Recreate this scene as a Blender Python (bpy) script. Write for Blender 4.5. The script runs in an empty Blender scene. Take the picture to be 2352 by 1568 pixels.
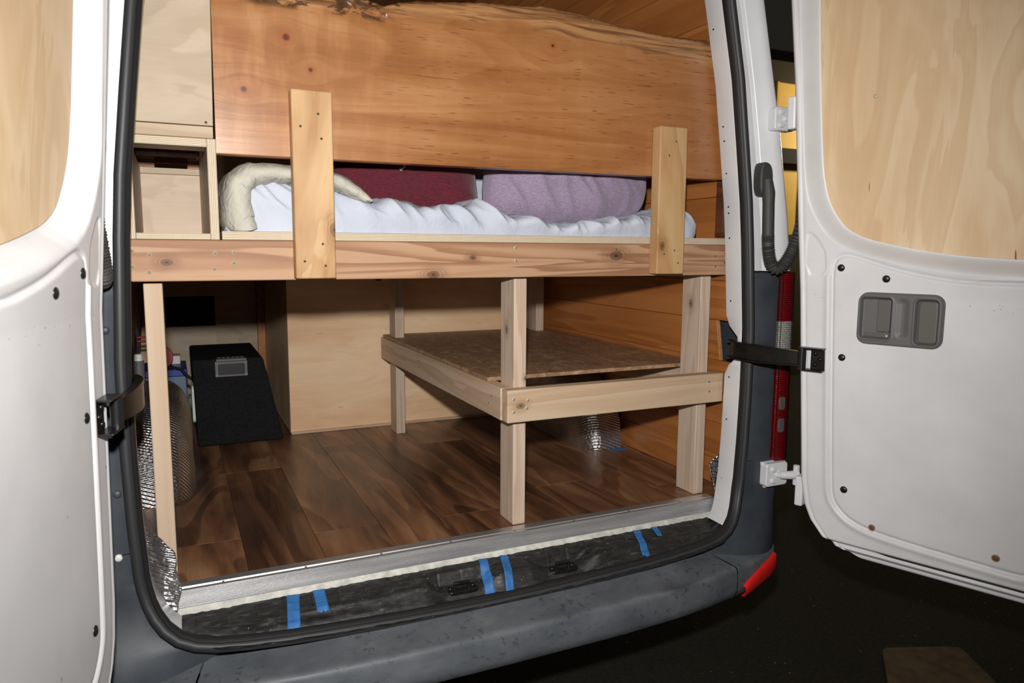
import bpy, math, random
import numpy as np
from mathutils import Vector, Matrix, noise as mnoise

random.seed(7)
S = bpy.context.scene
COL = S.collection

# ------------------------------------------------------------------ camera
F_PX, YAW, PITCH, ROLL = 1668.916, 0.43547, 0.12568, 0.00587
CAM = Vector((-0.71057, -1.73501, 0.76282))
fw = Vector((math.sin(YAW) * math.cos(PITCH), math.cos(YAW) * math.cos(PITCH), -math.sin(PITCH)))
rt = Vector((math.cos(YAW), -math.sin(YAW), 0))
up = rt.cross(fw)
r2 = math.cos(ROLL) * rt + math.sin(ROLL) * up
u2 = -math.sin(ROLL) * rt + math.cos(ROLL) * up
cd = bpy.data.cameras.new('camera')
cam = bpy.data.objects.new('camera', cd)
COL.objects.link(cam)
cd.sensor_fit = 'HORIZONTAL'
cd.sensor_width = 36.0
cd.lens = 36.0 * F_PX / 2352.0
cd.clip_start = 0.02
cd.clip_end = 200
cd.dof.use_dof = True
cd.dof.focus_distance = 2.15
cd.dof.aperture_fstop = 5.6
M = Matrix((r2, u2, -fw)).transposed().to_4x4()
M.translation = CAM
cam.matrix_world = M
S.camera = cam

# ------------------------------------------------------------------ world, flash, exposure
W = bpy.data.worlds.new('night')
S.world = W
W.use_nodes = True
W.node_tree.nodes['Background'].inputs[0].default_value = (0.9, 0.8, 0.68, 1)
W.node_tree.nodes['Background'].inputs[1].default_value = 0.016

ld = bpy.data.lights.new('camera_flash', 'SPOT')
ld.energy = 182
ld.spot_size = math.radians(116)
ld.spot_blend = 1.0
ld.shadow_soft_size = 0.028
ld.color = (1.0, 0.975, 0.94)
lo = bpy.data.objects.new('camera_flash', ld)
COL.objects.link(lo)
lo.location = (-0.715, -1.70, 0.955)
lo.rotation_euler = (Vector((0.34, 1.25, 0.42)) - lo.location).to_track_quat('-Z', 'Y').to_euler()

S.view_settings.view_transform = 'Standard'
S.view_settings.look = 'None'
S.view_settings.gamma = 1
S.view_settings.use_curve_mapping = False
S.view_settings.exposure = 0.0

# ------------------------------------------------------------------ node helpers
def lin(c):
    return tuple(((v / 255) / 12.92 if v / 255 <= 0.04045 else ((v / 255 + 0.055) / 1.055) ** 2.4) for v in c) + (1,)

class Mat:
    def __init__(s, name, rough=0.6, metal=0.0, spec=0.5, col=None):
        s.m = bpy.data.materials.new(name)
        s.m.use_nodes = True
        s.t = s.m.node_tree
        s.b = s.t.nodes['Principled BSDF']
        s.b.inputs['Roughness'].default_value = rough
        s.b.inputs['Metallic'].default_value = metal
        s.b.inputs['Specular IOR Level'].default_value = spec
        if col:
            s.b.inputs['Base Color'].default_value = lin(col)
    def n(s, t, **k):
        x = s.t.nodes.new('ShaderNode' + t)
        for a, v in k.items():
            setattr(x, a, v)
        return x
    def put(s, sock, v):
        if isinstance(v, bpy.types.NodeSocket):
            s.t.links.new(v, sock)
        elif isinstance(v, (tuple, list)) and sock.type == 'RGBA' and len(v) == 3:
            sock.default_value = lin(v)
        else:
            sock.default_value = v
    def coord(s, rnd=0.0):
        o = s.n('TexCoord').outputs['Object']
        if rnd:
            r = s.n('ObjectInfo').outputs['Random']
            o = s.vm('ADD', o, s.math('MULTIPLY', r, rnd))
        return o
    def vm(s, op, a, b):
        x = s.n('VectorMath', operation=op)
        s.put(x.inputs[0], a)
        s.put(x.inputs[1], b)
        return x.outputs['Value'] if op in ('DISTANCE', 'LENGTH', 'DOT_PRODUCT') else x.outputs[0]
    def math(s, op, a, b=0.0, c=None, clamp=False):
        x = s.n('Math', operation=op, use_clamp=clamp)
        s.put(x.inputs[0], a)
        s.put(x.inputs[1], b)
        if c is not None:
            s.put(x.inputs[2], c)
        return x.outputs[0]
    def scl(s, v, k):
        return s.vm('MULTIPLY', v, k)
    def noise(s, v, scale=5, detail=4, rough=0.55, dist=0.0):
        x = s.n('TexNoise')
        s.put(x.inputs['Vector'], v)
        x.inputs['Scale'].default_value = scale
        x.inputs['Detail'].default_value = detail
        x.inputs['Roughness'].default_value = rough
        x.inputs['Distortion'].default_value = dist
        return x.outputs['Fac']
    def voro(s, v, scale=5, out='Distance', rand=1.0, feat='F1'):
        x = s.n('TexVoronoi', feature=feat)
        s.put(x.inputs['Vector'], v)
        x.inputs['Scale'].default_value = scale
        x.inputs['Randomness'].default_value = rand
        return x.outputs[out]
    def ramp(s, f, stops, mode='LINEAR'):
        x = s.n('ValToRGB')
        x.color_ramp.interpolation = mode
        e = x.color_ramp.elements
        while len(e) < len(stops):
            e.new(0.5)
        for i, (p, c) in enumerate(stops):
            e[i].position = p
            e[i].color = lin(c) if isinstance(c, tuple) else (c, c, c, 1)
        s.put(x.inputs[0], f)
        return x.outputs[0]
    def mix(s, f, a, b, blend='MIX'):
        x = s.n('Mix', data_type='RGBA', blend_type=blend)
        s.put(x.inputs[0], f)
        s.put(x.inputs[6], a)
        s.put(x.inputs[7], b)
        return x.outputs[2]
    def smooth(s, v, a, b):
        x = s.n('MapRange', interpolation_type='SMOOTHSTEP')
        s.put(x.inputs['Value'], v)
        x.inputs['From Min'].default_value = a
        x.inputs['From Max'].default_value = b
        return x.outputs[0]
    def sep(s, v):
        x = s.n('SeparateXYZ')
        s.put(x.inputs[0], v)
        return x.outputs
    def comb(s, a, b, c):
        x = s.n('CombineXYZ')
        for i, v in enumerate((a, b, c)):
            s.put(x.inputs[i], v)
        return x.outputs[0]
    def col(s, c):
        s.put(s.b.inputs['Base Color'], c)
        return s
    def rough(s, c):
        s.put(s.b.inputs['Roughness'], c)
        return s
    def bump(s, h, strength=0.2, dist=0.002):
        x = s.n('Bump')
        s.put(x.inputs['Height'], h)
        x.inputs['Strength'].default_value = strength
        x.inputs['Distance'].default_value = dist
        s.t.links.new(x.outputs[0], s.b.inputs['Normal'])
        return s

AX = {'x': 0, 'y': 1, 'z': 2}
def wood(name, stops, axis='x', scale=9.0, rings=5.0, stretch=0.10, fibre=0.25, rough=0.55, rnd=40.0, dist=0.6, streak=0.3, spec=0.4, blot=0.0, knots=0.0, kpos=(), org=(0, 0, 0)):
    """growth rings = contour lines of a noise stretched along the grain"""
    m = Mat(name, rough, spec=spec)
    v = m.coord(rnd)
    k = [1.0, 1.0, 1.0]; k[AX[axis]] = stretch
    kf = [1.0, 1.0, 1.0]; kf[AX[axis]] = 0.025
    v1 = m.scl(v, tuple(k))
    n1 = m.noise(v1, scale, 3, 0.45, dist)
    saw = m.math('FRACT', m.math('MULTIPLY', n1, rings * 2))
    ring = m.smooth(saw, 0.05, 0.9)
    ring = m.math('MULTIPLY', ring, m.math('SUBTRACT', 1.0, m.smooth(saw, 0.92, 1.0)))
    fb = m.noise(m.scl(v, tuple(kf)), 260, 3, 0.6)
    st = m.noise(m.scl(v, tuple(kf)), 32, 3, 0.6)
    f = m.math('ADD', m.math('MULTIPLY', ring, 1 - fibre - streak),
               m.math('ADD', m.math('MULTIPLY', fb, fibre), m.math('MULTIPLY', st, streak)))
    if blot:
        bn = m.noise(v1, scale * 0.7, 4, 0.6, 1.0)
        f = m.math('ADD', m.math('MULTIPLY', f, 1 - blot), m.math('MULTIPLY', m.smooth(bn, 0.3, 0.7), blot))
    c = m.ramp(f, stops)
    if kpos:
        raw = m.coord(0); ke = [1.0, 1.0, 1.0]; ke[AX[axis]] = 0.62
        for kx, ky, kz, r in kpos:
            d = m.vm('LENGTH', m.scl(m.vm('SUBTRACT', raw, (kx - org[0], ky - org[1], kz - org[2])), tuple(ke)), (0, 0, 0))
            d = m.math('MULTIPLY', d, m.math('ADD', 0.75, m.math('MULTIPLY', m.noise(raw, 60, 2), 0.5)))
            kr = m.math('FRACT', m.math('MULTIPLY', d, 1.0 / (r * 0.42)))
            halo = m.math('MULTIPLY', m.math('SUBTRACT', 1.0, m.smooth(d, r * 0.8, r * 2.6)), m.math('ADD', 0.2, m.math('MULTIPLY', kr, 0.55)))
            c = m.mix(halo, c, stops[-1][1])
            c = m.mix(m.math('MULTIPLY', m.math('SUBTRACT', 1.0, m.smooth(d, r * 0.55, r * 0.9)), 0.7), c, tuple(int(q * 0.72) for q in stops[-1][1]))
            c = m.mix(m.math('MULTIPLY', m.math('SUBTRACT', 1.0, m.smooth(d, r * 0.12, r * 0.3)), 0.8), c, tuple(int(q * 0.4) for q in stops[-1][1]))
    if knots:
        kk = [1.0, 1.0, 1.0]; kk[AX[axis]] = 0.55
        d = m.voro(m.scl(v, tuple(kk)), 5.5)
        kr = m.math('FRACT', m.math('MULTIPLY', d, 42.0))
        halo = m.math('SUBTRACT', 1.0, m.smooth(d, 0.06, 0.16))
        core = m.math('SUBTRACT', 1.0, m.smooth(d, 0.035, 0.06))
        c = m.mix(m.math('MULTIPLY', m.math('MULTIPLY', halo, m.math('ADD', 0.35, m.math('MULTIPLY', kr, 0.4))), knots), c, stops[-1][1])
        c = m.mix(m.math('MULTIPLY', core, 0.75 * knots), c, tuple(int(q * 0.55) for q in stops[-1][1]))
    m.col(c)
    m.bump(m.math('ADD', fb, m.math('MULTIPLY', ring, 0.3)), 0.12, 0.001)
    return m

def plain(name, c, rough=0.5, metal=0.0, spec=0.5, var=0.0, vscale=8, bump=0.0, bscale=300):
    m = Mat(name, rough, metal, spec, c)
    if var:
        v = m.coord(0)
        n = m.noise(v, vscale, 5, 0.6)
        d = tuple(max(0, x * (1 - var)) for x in c)
        m.col(m.ramp(n, [(0.3, d), (0.65, c)]))
    if bump:
        m.bump(m.noise(m.coord(0), bscale, 2), bump, 0.001)
    return m

MT = {}
BEAMK = ((-0.722, -0.012, 0.731, 0.010), (-0.125, -0.012, 0.700, 0.013), (0.409, -0.012, 0.748, 0.017), (-0.02, -0.012, 0.742, 0.008))
UPK = ((-0.3725, -0.05, 0.805, 0.014), (0.536, -0.05, 0.775, 0.011))
POSTK = ((0.115, 0.075, 0.545, 0.011), (0.149, 0.027, 0.413, 0.006), (0.743, 0.075, 0.60, 0.012))
RAILK = ((0.118, -0.012, 0.347, 0.011),)
MT['fir_x'] = wood('fir_beam', [(0.0, (178, 144, 114)), (0.4, (170, 132, 101)), (0.7, (152, 112, 82)), (1.0, (118, 80, 54))], 'x', 9, 4.5, 0.06, 0.15, 0.6, 40, 0.9, 0.25, knots=0.9, kpos=BEAMK, org=(0, 0.6, 0))
MT['alder'] = wood('alder_board', [(0.0, (196, 164, 122)), (0.45, (184, 148, 104)), (0.75, (168, 128, 84)), (1.0, (140, 96, 58))], 'z', 7, 1.6, 0.25, 0.15, 0.5, 40, 2.2, 0.3, blot=0.5, kpos=UPK, org=(0, 0.6, 0))
MT['stud_z'] = wood('pale_stud', [(0.0, (202, 184, 166)), (0.5, (194, 172, 152)), (0.85, (180, 152, 130)), (1.0, (158, 126, 104))], 'z', 13, 4, 0.05, 0.25, 0.65, 40, 0.4, knots=1.0, kpos=POSTK, org=(0, 0.6, 0))
MT['stud_x'] = wood('pale_rail', [(0.0, (200, 178, 154)), (0.5, (192, 166, 138)), (0.85, (178, 146, 114)), (1.0, (154, 120, 90))], 'x', 10, 3.0, 0.07, 0.25, 0.65, 40, 0.6, knots=1.0, kpos=RAILK, org=(0.45, 0.6, 0.30))
MT['stud_y'] = wood('pale_side_rail', [(0.0, (212, 190, 166)), (0.5, (202, 176, 150)), (1.0, (172, 140, 112))], 'y', 10, 4, 0.05, 0.25, 0.65, 40, 0.4)
MT['post_tan'] = wood('straight_grain_post', [(0.0, (196, 176, 154)), (0.5, (190, 166, 142)), (1.0, (172, 142, 116))], 'z', 20, 3, 0.01, 0.2, 0.6, 0, 0.1, 0.4)

def birch(name, axis, stops, rnd=30, rw=0.3):
    m = Mat(name, 0.5, spec=0.35)
    v = m.coord(rnd)
    k = [1.0, 1.0, 1.0]; k[AX[axis]] = 0.30
    kf = [1.0, 1.0, 1.0]; kf[AX[axis]] = 0.04
    v1 = m.scl(v, tuple(k))
    n1 = m.noise(v1, 5.5, 3, 0.5, 1.4)
    saw = m.math('FRACT', m.math('MULTIPLY', n1, 5.0))
    ring = m.math('MULTIPLY', m.smooth(saw, 0, 0.8), m.math('SUBTRACT', 1.0, m.smooth(saw, 0.85, 1.0)))
    bl = m.smooth(m.noise(v1, 3.0, 4, 0.6, 0.8), 0.3, 0.7)
    fb = m.noise(m.scl(v, tuple(kf)), 150, 3, 0.6)
    f = m.math('ADD', m.math('MULTIPLY', ring, rw), m.math('ADD', m.math('MULTIPLY', bl, 0.72 - rw), m.math('MULTIPLY', fb, 0.28)))
    c = m.ramp(f, stops)
    fl = m.noise(m.scl(v, tuple(0.12 if i == AX[axis] else 1.0 for i in range(3))), 60, 1, 0.4)
    c = m.mix(m.smooth(fl, 0.79, 0.83), c, (120, 86, 56))
    m.col(c)
    return m
MT['birch_x'] = birch('birch_ply_pale', 'x', [(0.15, (160, 142, 120)), (0.5, (173, 155, 132)), (0.85, (184, 168, 147))])
MT['birch_z'] = birch('birch_ply_door', 'z', [(0.15, (210, 178, 138)), (0.5, (220, 191, 153)), (0.85, (232, 208, 174))])
MT['birch_panel'] = birch('birch_ply_warm', 'x', [(0.15, (216, 174, 134)), (0.5, (230, 192, 152)), (0.85, (240, 210, 174))], rw=0.14)
MT['birch_in'] = birch('birch_ply_cubby', 'x', [(0.15, (178, 156, 134)), (0.5, (190, 168, 145)), (0.85, (202, 181, 158))])

def plyedge(name, ax):
    m = Mat(name, 0.7)
    v = m.coord(0)
    c = m.sep(v)[AX[ax]]
    w = m.math('FRACT', m.math('MULTIPLY', c, 1 / 0.0036))
    nz = m.noise(v, 90, 3)
    f = m.math('ADD', m.math('MULTIPLY', m.smooth(w, 0.25, 0.55), 0.8), m.math('MULTIPLY', nz, 0.3))
    m.col(m.ramp(f, [(0.1, (150, 126, 98)), (0.5, (184, 168, 142)), (0.9, (200, 188, 166))]))
    return m
for a in 'xz':
    MT['edge_' + a] = plyedge('ply_edge_' + a, a)

def slab_mat():
    m = Mat('cedar_slab', 0.32, spec=0.5)
    v = m.coord(0)
    x, y, z = m.sep(v)
    warp = None
    knots = [(-0.461, 1.223, 0.05, 0.011), (-0.41, 1.159, 0.04, 0.007), (-0.553, 1.104, 0.04, 0.009), (0.202, 1.283, 0.05, 0.006)]
    zz = z
    kmask = None
    khalo = None
    for kx, kz, sg, r in knots:
        d = m.vm('DISTANCE', m.comb(x, 0.0, z), (kx, 0, kz))
        g = m.math('EXPONENT', m.math('MULTIPLY', m.math('MULTIPLY', d, d), -1 / (sg * sg)))
        sgn = m.math('TANH', m.math('MULTIPLY', m.math('SUBTRACT', z, kz), 60.0))
        zz = m.math('ADD', zz, m.math('MULTIPLY', m.math('MULTIPLY', g, sgn), -0.03))
        k = m.math('SUBTRACT', 1.0, m.smooth(d, r * 0.35, r))
        h = m.math('SUBTRACT', 1.0, m.smooth(d, r * 0.8, r * 2.6))
        kmask = k if kmask is None else m.math('MAXIMUM', kmask, k)
        khalo = h if khalo is None else m.math('MAXIMUM', khalo, h)
    vv = m.comb(x, y, zz)
    v1 = m.scl(vv, (0.10, 1, 1))
    n1 = m.noise(v1, 6, 2, 0.45, 0.5)
    saw = m.math('FRACT', m.math('MULTIPLY', n1, 15.0))
    ring = m.math('MULTIPLY', m.smooth(saw, 0.0, 0.9), m.math('SUBTRACT', 1.0, m.smooth(saw, 0.9, 1.0)))
    fb = m.noise(m.scl(vv, (0.03, 1, 1)), 220, 3, 0.6)
    stk = m.smooth(m.noise(m.scl(vv, (0.05, 1, 1)), 30, 4, 0.6, 0.4), 0.3, 0.7)
    bl = m.smooth(m.noise(m.scl(vv, (0.5, 1, 1.2)), 3.2, 4, 0.6, 0.5), 0.28, 0.72)
    fig = m.smooth(m.noise(m.scl(v, (1.0, 1.0, 0.22)), 26, 3, 0.6), 0.42, 0.72)
    f = m.math('ADD', m.math('MULTIPLY', ring, 0.12), m.math('ADD', m.math('MULTIPLY', fb, 0.2), m.math('ADD', m.math('MULTIPLY', bl, 0.34), m.math('MULTIPLY', stk, 0.26))))
    f = m.math('SUBTRACT', f, m.math('MULTIPLY', fig, m.math('ADD', 0.06, m.math('MULTIPLY', m.math('SUBTRACT', 1.0, m.smooth(x, -0.5, -0.1)), 0.22))))
    c = m.ramp(f, [(0.05, (174, 126, 84)), (0.35, (158, 108, 66)), (0.6, (143, 93, 53)), (0.9, (120, 73, 40))])
    # right side is redder heartwood
    c = m.mix(m.math('MULTIPLY', m.smooth(x, -0.1, 0.8), 0.4), c, (150, 90, 48))
    # sap-wood band under the live edge
    bz = m.math('ADD', z, m.math('MULTIPLY', m.noise(m.scl(v, (0.6, 1, 1)), 5, 3, 0.5), 0.09))
    bandlow = m.math('ADD', 1.355, m.math('MULTIPLY', m.math('ABSOLUTE', m.math('SUBTRACT', x, 0.1)), -0.03))
    bd = m.math('SUBTRACT', bz, bandlow)
    sap = m.smooth(bd, -0.005, 0.012)
    lines = m.smooth(m.noise(m.scl(vv, (0.05, 1, 1)), 75, 4, 0.6, 0.3), 0.4, 0.66)
    sapc = m.mix(lines, (172, 126, 82), (104, 68, 42))
    c = m.mix(m.math('MULTIPLY', sap, 0.92), c, sapc)
    # darker heart stripe low down on the left
    hz = m.math('SUBTRACT', m.math('ADD', z, m.math('MULTIPLY', m.noise(m.scl(v, (0.3, 1, 1)), 6, 2), 0.02)), 1.076)
    hb = m.math('SUBTRACT', 1.0, m.smooth(m.math('ABSOLUTE', hz), 0.004, 0.018))
    hb = m.math('MULTIPLY', hb, m.math('SUBTRACT', 1.0, m.smooth(x, -0.25, 0.12)))
    c = m.mix(m.math('MULTIPLY', hb, 0.45), c, (132, 78, 44))
    # short dark checks along the grain
    ck = m.noise(m.comb(m.math('MULTIPLY', x, 0.22), y, m.math('MULTIPLY', m.math('ADD', z, m.math('MULTIPLY', n1, 0.02)), 2.6)), 105, 1, 0.3)
    ckm = m.math('MULTIPLY', m.smooth(ck, 0.69, 0.74), m.smooth(m.noise(m.scl(v, (1, 1, 1.5)), 3.4, 2), 0.36, 0.5))
    ckm = m.math('MULTIPLY', ckm, m.smooth(x, -0.35, -0.1))
    c = m.mix(m.math('MULTIPLY', ckm, 0.65), c, (92, 48, 26))
    c = m.mix(m.math('MULTIPLY', khalo, 0.45), c, (150, 76, 40))
    c = m.mix(m.math('MULTIPLY', kmask, 0.85), c, (74, 34, 20))
    # bark inclusion top left
    bk = m.noise(m.scl(v, (1.0, 1, 2.0)), 16, 5, 0.65, 0.6)
    bm = m.math('MULTIPLY', m.smooth(bk, 0.47, 0.53), m.smooth(z, 1.278, 1.292))
    bm = m.math('MULTIPLY', bm, m.math('SUBTRACT', 1.0, m.smooth(x, -0.26, -0.2)))
    bm = m.math('MULTIPLY', bm, m.smooth(x, -0.60, -0.5))
    c = m.mix(m.math('MULTIPLY', bm, 0.92), c, m.mix(m.noise(v, 70, 3), (40, 26, 20), (96, 66, 46)))
    m.col(c)
    m.bump(m.math('ADD', fb, m.math('MULTIPLY', ring, 0.25)), 0.10, 0.001)
    return m
MT['slab'] = slab_mat()

def acacia():
    m = Mat('acacia_plank', 0.33, spec=0.5)
    v = m.coord(60.0)
    v1 = m.scl(v, (1, 0.22, 1))
    n1 = m.noise(v1, 4.2, 3, 0.45, 0.9)
    saw = m.math('FRACT', m.math('MULTIPLY', n1, 6.0))
    ring = m.math('MULTIPLY', m.smooth(saw, 0.0, 0.9), m.math('SUBTRACT', 1.0, m.smooth(saw, 0.9, 1.0)))
    st = m.smooth(m.noise(m.scl(v, (1, 0.13, 1)), 7.5, 4, 0.55, 0.8), 0.28, 0.72)
    fb = m.noise(m.scl(v, (1, 0.03, 1)), 240, 3, 0.6)
    rnd = m.n('ObjectInfo').outputs['Random']
    f = m.math('ADD', m.math('MULTIPLY', ring, 0.26), m.math('ADD', m.math('MULTIPLY', st, 0.56), m.math('MULTIPLY', fb, 0.18)))
    f = m.math('ADD', f, m.math('MULTIPLY', m.math('SUBTRACT', rnd, 0.5), 0.22))
    m.col(m.ramp(f, [(0.1, (58, 38, 27)), (0.35, (90, 60, 42)), (0.55, (116, 78, 54)), (0.75, (140, 100, 70)), (0.95, (164, 124, 92))]))
    m.rough(m.ramp(fb, [(0.3, 0.28), (0.7, 0.40)]))
    m.bump(fb, 0.06, 0.001)
    return m
MT['acacia'] = acacia()
MT['cedar_y'] = wood('cedar_board', [(0.0, (186, 124, 70)), (0.45, (172, 108, 56)), (0.8, (150, 90, 44)), (1.0, (122, 70, 34))], 'y', 9, 3.5, 0.06, 0.25, 0.42, 50, 0.6, 0.4, spec=0.45)
MT['cedar_end'] = plain('cedar_edge', (186, 132, 84), 0.6, var=0.25, vscale=60)

def osb():
    m = Mat('osb', 0.55)
    v = m.coord(0)
    wn = m.n('TexNoise'); m.put(wn.inputs['Vector'], v); wn.inputs['Scale'].default_value = 14
    vd0 = m.vm('ADD', v, m.scl(wn.outputs['Color'], (0.03, 0.03, 0.03)))
    def layer(rot, sc, s0):
        mp = m.n('Mapping')
        m.put(mp.inputs['Vector'], vd0)
        mp.inputs['Rotation'].default_value = (0, 0, rot)
        mp.inputs['Scale'].default_value = sc
        return m.sep(m.voro(mp.outputs[0], s0, 'Color'))[0]
    a = layer(0.4, (1, 0.22, 1), 55); b = layer(-0.9, (0.22, 1, 1), 48); c3 = layer(1.2, (1, 0.2, 1), 70)
    sel = m.smooth(m.noise(v, 30, 2), 0.45, 0.55); sel2 = m.smooth(m.noise(v, 24, 2, 0.5, 1.0), 0.48, 0.56)
    f = m.math('ADD', m.math('MULTIPLY', a, m.math('SUBTRACT', 1.0, sel)), m.math('MULTIPLY', b, sel))
    f = m.math('ADD', m.math('MULTIPLY', f, m.math('SUBTRACT', 1.0, sel2)), m.math('MULTIPLY', c3, sel2))
    f = m.math('ADD', m.math('MULTIPLY', f, 0.7), m.math('MULTIPLY', m.noise(v, 140, 3), 0.3))
    m.col(m.ramp(f, [(0.1, (132, 100, 74)), (0.45, (152, 118, 88)), (0.7, (166, 131, 99)), (0.95, (196, 164, 128))]))
    m.bump(f, 0.3, 0.002)
    return m
MT['osb'] = osb()

def paint():
    m = Mat('white_paint', 0.34, spec=0.45)
    v = m.coord(0)
    n = m.noise(v, 5, 5, 0.6)
    c = m.ramp(n, [(0.3, (214, 215, 218)), (0.7, (226, 227, 230))])
    sc = m.noise(m.scl(v, (1, 1, 0.5)), 40, 4, 0.7)
    gate = m.smooth(m.noise(v, 4, 2), 0.55, 0.7)
    c = m.mix(m.math('MULTIPLY', m.math('MULTIPLY', m.smooth(sc, 0.66, 0.72), gate), 0.5), c, (150, 140, 128))
    m.col(c)
    return m
MT['white'] = paint()
def paint_dirty():
    m = Mat('white_paint_worn', 0.4, spec=0.45)
    v = m.coord(0)
    z = m.sep(v)[2]
    n = m.noise(v, 6, 5, 0.6)
    c = m.ramp(n, [(0.3, (212, 212, 214)), (0.7, (224, 224, 226))])
    sp = m.noise(m.scl(v, (1, 1, 2)), 70, 3, 0.7)
    # rusty chips along the window ledge
    g = m.math('MULTIPLY', m.smooth(z, 0.695, 0.71), m.math('SUBTRACT', 1.0, m.smooth(z, 0.728, 0.74)))
    c = m.mix(m.math('MULTIPLY', m.math('MULTIPLY', m.smooth(sp, 0.66, 0.69), g), 0.9), c, (110, 74, 56))
    sk_ = m.noise(m.scl(v, (1, 1, 1)), 34, 1, 0.3)
    c = m.mix(m.math('MULTIPLY', m.smooth(sk_, 0.80, 0.82), 0.7), c, (92, 86, 80))
    # road grime on the bottom flange
    g2 = m.math('SUBTRACT', 1.0, m.smooth(z, -0.05, -0.02))
    c = m.mix(m.math('MULTIPLY', g2, m.math('MULTIPLY', m.smooth(m.noise(m.scl(v, (1, 1, 3)), 14, 5, 0.7), 0.38, 0.58), 0.85)), c, (104, 98, 90))
    m.col(c)
    return m
MT['door_white'] = paint_dirty()
MT['panel_white'] = plain('door_board_white', (222, 221, 219), 0.45, var=0.03, vscale=3)
MT['trim_dark'] = plain('dark_plastic', (66, 71, 78), 0.48, var=0.2, vscale=10, bump=0.12, bscale=700)
def bumper_mat():
    m = Mat('bumper_plastic', 0.5)
    v = m.coord(0)
    n = m.noise(m.scl(v, (0.8, 1, 1.4)), 7, 6, 0.65)
    c = m.ramp(n, [(0.3, (76, 80, 86)), (0.55, (93, 97, 102)), (0.8, (116, 118, 120))])
    sp = m.noise(v, 55, 4, 0.7)
    x, y, z = m.sep(v)
    top = m.smooth(z, -0.150, -0.136)
    c = m.mix(m.math('MULTIPLY', m.math('MULTIPLY', m.smooth(sp, 0.57, 0.63), m.math('MULTIPLY', top, m.smooth(m.noise(v, 6, 2), 0.40, 0.55))), 0.45), c, (38, 39, 38))
    drip = m.noise(m.comb(x, y, m.math('MULTIPLY', z, 0.06)), 40, 3, 0.6)
    c = m.mix(m.math('MULTIPLY', m.math('MULTIPLY', m.smooth(drip, 0.6, 0.72), m.math('SUBTRACT', 1.0, top)), 0.35), c, (150, 150, 146))
    m.col(c)
    m.rough(m.ramp(n, [(0.3, 0.42), (0.7, 0.62)]))
    m.bump(m.noise(v, 400, 2), 0.1, 0.001)
    return m
MT['bumper'] = bumper_mat()
def sill_mat():
    m = Mat('grimy_black_sill', 0.38)
    v = m.coord(0)
    n = m.noise(m.scl(v, (0.3, 1, 1)), 95, 6, 0.7)
    c = m.ramp(n, [(0.38, (24, 24, 24)), (0.58, (42, 42, 41)), (0.72, (92, 90, 86))])
    cr = m.noise(v, 170, 2, 0.5)
    c = m.mix(m.math('MULTIPLY', m.smooth(cr, 0.73, 0.77), 0.8), c, (196, 168, 126))
    m.col(c)
    m.rough(m.ramp(m.noise(v, 18, 4), [(0.35, 0.28), (0.65, 0.6)]))
    m.bump(n, 0.5, 0.003)
    return m
MT['sill'] = sill_mat()
MT['rubber'] = plain('seal_rubber', (46, 47, 49), 0.5, bump=0.1, bscale=600)
MT['rubber_blk'] = plain('black_rubber', (34, 34, 35), 0.55, spec=0.35)
MT['boot'] = plain('boot_rubber', (62, 62, 60), 0.6)
MT['black_metal'] = plain('black_oily_metal', (36, 34, 32), 0.3, 0.3, var=0.4, vscale=40)
MT['steel'] = plain('zinc_screw', (196, 190, 170), 0.4, 0.25)
MT['screw_dark'] = plain('dark_screw', (104, 94, 76), 0.45, 0.3)
def alu():
    m = Mat('ribbed_aluminium', 0.36, 0.85)
    v = m.coord(0)
    n = m.noise(m.scl(v, (0.05, 1, 1)), 60, 3)
    m.col(m.ramp(n, [(0.3, (196, 196, 198)), (0.7, (226, 226, 226))]))
    return m
MT['alu'] = alu()
def foil():
    m = Mat('bubble_foil', 0.34, 1.0)
    v = m.coord(0)
    m.col(m.ramp(m.noise(v, 12, 4), [(0.3, (178, 178, 180)), (0.7, (222, 222, 222))]))
    w = m.math('SINE', m.math('MULTIPLY', m.vm('DOT_PRODUCT', v, (0.35, 0.75, 0.8)), 620.0))
    w = m.math('ADD', w, m.math('MULTIPLY', m.noise(v, 30, 4, 0.6), 2.2))
    w = m.math('ADD', w, m.math('MULTIPLY', m.voro(v, 110), 1.2))
    m.bump(w, 0.5, 0.003)
    return m
MT['foil'] = foil()
def fabric(name, c, d, weave=2600, wr=0.2, sheen=0.3):
    m = Mat(name, 0.9, spec=0.15)
    v = m.coord(0)
    x, y, z = m.sep(v)
    w = m.math('MULTIPLY', m.math('SINE', m.math('MULTIPLY', m.math('ADD', x, m.math('MULTIPLY', y, 0.5)), weave)), m.math('SINE', m.math('MULTIPLY', m.math('ADD', z, m.math('MULTIPLY', y, 0.5)), weave)))
    n = m.noise(m.scl(v, (0.6, 1, 3)), 160, 3, 0.7)
    f = m.math('ADD', m.math('MULTIPLY', w, 0.15), n)
    m.col(m.ramp(f, [(0.3, d), (0.7, c)]))
    m.bump(m.math('ADD', w, n), wr, 0.001)
    m.b.inputs['Sheen Weight'].default_value = sheen
    return m
MT['burgundy'] = fabric('burgundy_linen', (104, 40, 52), (72, 24, 34))
MT['lilac'] = fabric('lilac_linen', (164, 148, 170), (126, 110, 134))
def sheet(name, c, d, bs=0.35, bd=0.006, sc=38):
    m = Mat(name, 0.85, spec=0.2)
    v = m.coord(0)
    m.col(m.ramp(m.noise(v, 6, 3), [(0.3, d), (0.7, c)]))
    m.bump(m.noise(m.scl(v, (1.3, 1, 0.8)), sc, 3, 0.55, 1.2), bs, bd)
    return m
MT['sheet'] = sheet('white_cotton', (190, 195, 208), (178, 184, 198))
MT['cream'] = sheet('cream_cotton', (188, 185, 174), (174, 170, 158), 0.6, 0.012, 24)
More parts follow.
